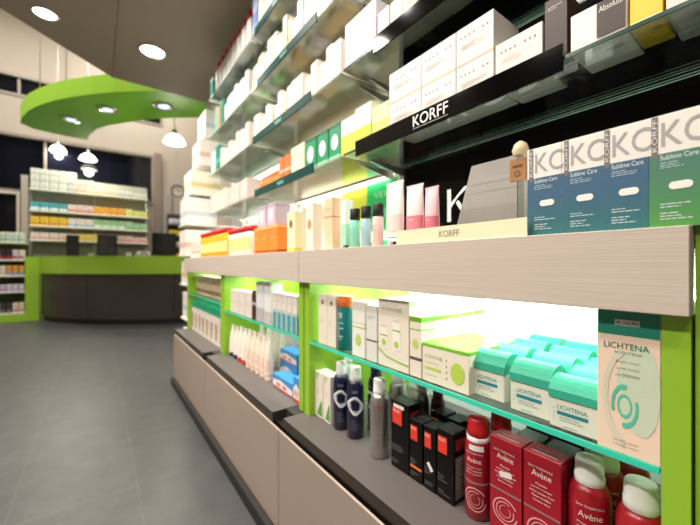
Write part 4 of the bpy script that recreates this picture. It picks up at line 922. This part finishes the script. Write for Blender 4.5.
# green framed shelf unit at the far left
US = 8.5; ux0, ux1 = -2.05, -.88
e = empty('shelf_unit', ((ux0+ux1)/2, US, 0), 'low shelf unit in a lime green frame left of the desk', 'shelf')
def up(mb, nm): o = mb.build(nm, e); o.location = (-(ux0+ux1)/2, -US, 0); return o
up(MB().box(ux1-.19, US, 0, ux1, US+.45, dt-.002, GREEN), 'side_panel'); up(MB().box(ux0, US, 0, ux1-.1905, US+.45, .13, GREEN), 'base_panel')
up(MB().box(ux0, US+.42, .131, ux1-.1905, US+.45, EYE+.42, mat('dark_green_back', (70, 84, 50), .6)), 'back_board')
uz = [.165, EYE-.49, EYE-.2, EYE+.085, EYE+.40]
for z in uz: up(MB().box(ux0, US+.01, z-.03, ux1-.191, US+.419, z, SHW), 'shelf_board')
up2 = [[((214, 210, 220), (150, 140, 160)), ((60, 52, 60), (120, 110, 110)), ((226, 206, 190), (190, 120, 110))], [((206, 190, 214), (150, 110, 170)), ((214, 206, 220), (170, 140, 180))], [((226, 220, 206), (190, 190, 180)), ((226, 160, 70), (70, 160, 200))], [((226, 214, 190), (190, 60, 70)), ((46, 40, 50), (170, 40, 50)), ((222, 206, 210), (150, 30, 50))], [((206, 220, 196), (120, 180, 130)), ((214, 226, 214), (110, 180, 170))]]
un = ['bottom', 'second lowest', 'middle', 'second highest', 'top']
for j, z in enumerate(uz):
    n = 7; a0 = P(0, US)-.25; wd = (ux1-.2-a0)/n; protos = {}
    for i in range(n):
        q = (i*len(up2[j]))//n; hh = .17 if j != 1 else .12
        if q in protos: o = copy_tree(protos[q])
        else: o = bcarton(wd-.012, hh, .16, *up2[j][q]).build('medicine_box'); protos[q] = o
        o.location = (a0+wd*(i+.5), US+.03, z+.0008); tag(o, 'box on the %s board of the green framed unit, %s' % (un[j], ordinal(i, n)), 'box', 'boxes on the %s board' % un[j])
# things at the doorway right of the wall shelving
structure(MB().box(P(161.5, BACK)+.0, BACK-.07, 0, P(171, BACK), BACK-.002, Z(193, 1.3, BACK), mat('grey_door', (150, 146, 142), .45)), 'door_1')
MB().tube((P(163, BACK), BACK-.10, 1.0), (P(163, BACK), BACK-.10, 1.3), .012, METAL).build('door_handle', bpy.data.objects['door_1'])
ds = 8.9; dx0, dx1 = P(169, ds), P(169, ds)+1.5
e = empty('dark_shelf_unit', ((dx0+dx1)/2, ds, 0), 'dark shelf unit with coloured boxes seen past the last glass shelves', 'shelf')
def dq(mb, nm): o = mb.build(nm, e); o.location = (-(dx0+dx1)/2, -ds, 0); return o
dq(MB().box(dx0, ds+.28, 0, dx1, ds+.3, 2.25, mat('dark_brown_board', (48, 36, 38), .5)), 'back_board')
dz = [.9+.27*k for k in range(5)]
for z in dz: dq(MB().box(dx0, ds, z-.03, dx1, ds+.279, z, mat('dark_board_edge', (70, 60, 62), .5)), 'shelf_board')
for j, z in enumerate(dz[1:]):
    cc = [((214, 160, 60), (240, 220, 160)), ((226, 220, 206), (150, 60, 60)), ((220, 190, 60), (240, 230, 190)), ((206, 206, 214), (120, 130, 170))][j]; pr0 = None
    for i in range(5):
        o = copy_tree(pr0) if pr0 else bcarton(.15, .13, .16, *cc).build('medicine_box'); pr0 = pr0 or o
        o.location = (dx0+.1+.17*i, ds+.03, z+.0008); tag(o, 'box on the %s dark shelf past the glass shelves, %s' % (ORD[j], ordinal(i, 5)), 'box', 'boxes on the %s dark shelf' % ORD[j])
# wall clock
cx_, cz_ = P(177, BACK-.05), Z(193, 1.5, BACK)
e = empty('wall_clock', (P(177.5, 8.7), 8.7, Z(191, P(177, 8.7), 8.7)), 'round dark rimmed clock beside the far ends of the glass shelves', 'clock')
def ringy(r0, r1, y0, y1, m, nm):
    b = MB(); vs = []; fs = []; n = 28
    for k in range(n):
        a = 2*PI*k/n
        for r_, y in ((r0, y0), (r1, y0), (r1, y1), (r0, y1)): vs.append((r_*math.cos(a), y, r_*math.sin(a)))
    for k in range(n):
        k2 = (k+1) % n
        for q in range(4): fs.append((4*k+q, 4*k+(q+1) % 4, 4*k2+(q+1) % 4, 4*k2+q))
    b.add(vs, fs, m); return b.build(nm, e)
ringy(.12, .14, -.03, .02, mat('clock_rim', (60, 56, 58), .4), 'rim'); ringy(.001, .12, -.01, .02, c3((206, 200, 190)), 'dial')
b = MB(); b.box(-.004, -.018, 0, .004, -.014, .08, BLACK); b.box(0, -.018, -.004, .06, -.014, .004, BLACK); b.build('hands', e)
MB().tube((0, 0, .14), (0, 0, HI-Z(191, P(177, 8.7), 8.7)), .006, METAL, 6).build('hanging_rod', e)
# pendant lamps
SHADE = emis('opal_shade', (255, 246, 232), 2.2)
def pendant(x, y, z, r_, lb):
    e = empty('pendant_lamp', (x, y, z), lb, 'lamp', 'pendant lamps by the desk')
    MB().lathe([(r_, 0), (r_*.97, r_*.2), (r_*.8, r_*.55), (r_*.5, r_*.8), (r_*.2, r_*.92)], SHADE, 24, caps=False).build('lamp_shade', e)
    MB().lathe([(r_*.001, .02), (r_*.9, .025)], LAMP, 24, caps=False).build('lamp_bulb', e)
    MB().lathe([(r_*.22, r_*.92), (r_*.22, r_*1.3), (r_*.1, r_*1.45)], METAL, 16).build('lamp_holder', e)
    MB().tube((0, 0, r_*1.4), (0, 0, HI-z), .006, METAL, 6).build('cord', e)
    L = bpy.data.lights.new('pendant_light', 'POINT'); L.energy = 30; L.color = (1, .92, .8); L.shadow_soft_size = r_*.6
    o = bpy.data.objects.new('pendant_light', L); C.objects.link(o); o.parent = e; o.location = (0, 0, -.06)
for x, y, Y_, r_, lb in ((174.5, 143, 5.2, .15, 'white glowing pendant lamp left of the glass shelves'), (88, 160, 7.3, .15, 'white glowing pendant lamp above the middle of the desk'), (58, 151, 7.3, .14, 'white glowing pendant lamp above the left of the desk')):
    X_ = (x-VX)/F*Y_; pendant(CS*X_+SN*Y_, -SN*X_+CS*Y_, EYE+(HY-y)/F*Y_, r_, lb)
# ================================================================= LIGHT
w = bpy.data.worlds.new('world'); bpy.context.scene.world = w; w.use_nodes = True
w.node_tree.nodes['Background'].inputs[0].default_value = (.9, .85, .8, 1); w.node_tree.nodes['Background'].inputs[1].default_value = .15
def spot(x, y, z, tx, ty, tz, en, size, ang, lb, col=(1, .95, .88)):
    e = empty('track_spotlight', (x, y, z), lb, 'spotlight', 'spotlights washing the glass shelves')
    d = Vector((tx-x, ty-y, tz-z)).normalized(); q = d.to_track_quat('-Z', 'Y')
    h_ = MB().lathe([(.03, .10), (.045, .08), (.05, .0), (.046, -.002)], METAL, 20, caps=False).build('lamp_head', e); h_.rotation_mode = 'QUATERNION'; h_.rotation_quaternion = q; h_.location = (0, 0, -.10)
    MB().tube((0, 0, -.06), (0, 0, -.001), .01, METAL, 8).build('mount', e)
    L = bpy.data.lights.new('spot_light', 'SPOT'); L.energy = en; L.spot_size = math.radians(ang); L.spot_blend = .6; L.shadow_soft_size = size; L.color = col
    o = bpy.data.objects.new('spot_light', L); C.objects.link(o); o.parent = e; o.rotation_mode = 'QUATERNION'; o.rotation_quaternion = q; o.location = tuple(d*.02+Vector((0, 0, -.10)))
for i, (yy, en) in enumerate(((.45, 13), (1.65, 17), (2.75, 15))):
    spot(-.05, yy, CEIL-.002, .95, yy+.05, EYE+.45, en, .05, 95, 'ceiling spotlight aimed at the %s glass shelves' % bayname[i])
# high room lamps over the desk area: round fittings on the high ceiling
for i, (x, y) in enumerate(((-1.6, 7.0), (.9, 8.2), (-1.2, 4.6))):
    e = empty('high_ceiling_lamp', (x, y, HI), 'round lamp on the high ceiling above the desk area', 'ceiling light', 'lamps on the high ceiling')
    MB().lathe([(.2, -.002), (.22, -.03), (.2, -.04), (.001, -.042)], LAMP, 24, caps=False).build('lamp', e)
    L = bpy.data.lights.new('high_lamp', 'AREA'); L.shape = 'DISK'; L.size = .4; L.energy = 145; L.color = (1, .93, .84)
    o = bpy.data.objects.new('high_lamp', L); C.objects.link(o); o.parent = e; o.location = (0, 0, -.06)
# ================================================================= CAMERA
cam = bpy.data.cameras.new('camera'); cam.sensor_width = 36; cam.sensor_fit = 'HORIZONTAL'; cam.lens = 36*F/700; cam.shift_y = 1.5/700; cam.clip_start = .02; cam.dof.use_dof = True; cam.dof.focus_distance = .66; cam.dof.aperture_fstop = 2.8
co = bpy.data.objects.new('camera', cam); C.objects.link(co); co.location = (0, 0, EYE); co.rotation_euler = (PI/2, 0, -TH)
sc = bpy.context.scene; sc.camera = co
sc.view_settings.view_transform = 'Standard'; sc.view_settings.look = 'None'; sc.view_settings.gamma = 1; sc.view_settings.exposure = .32
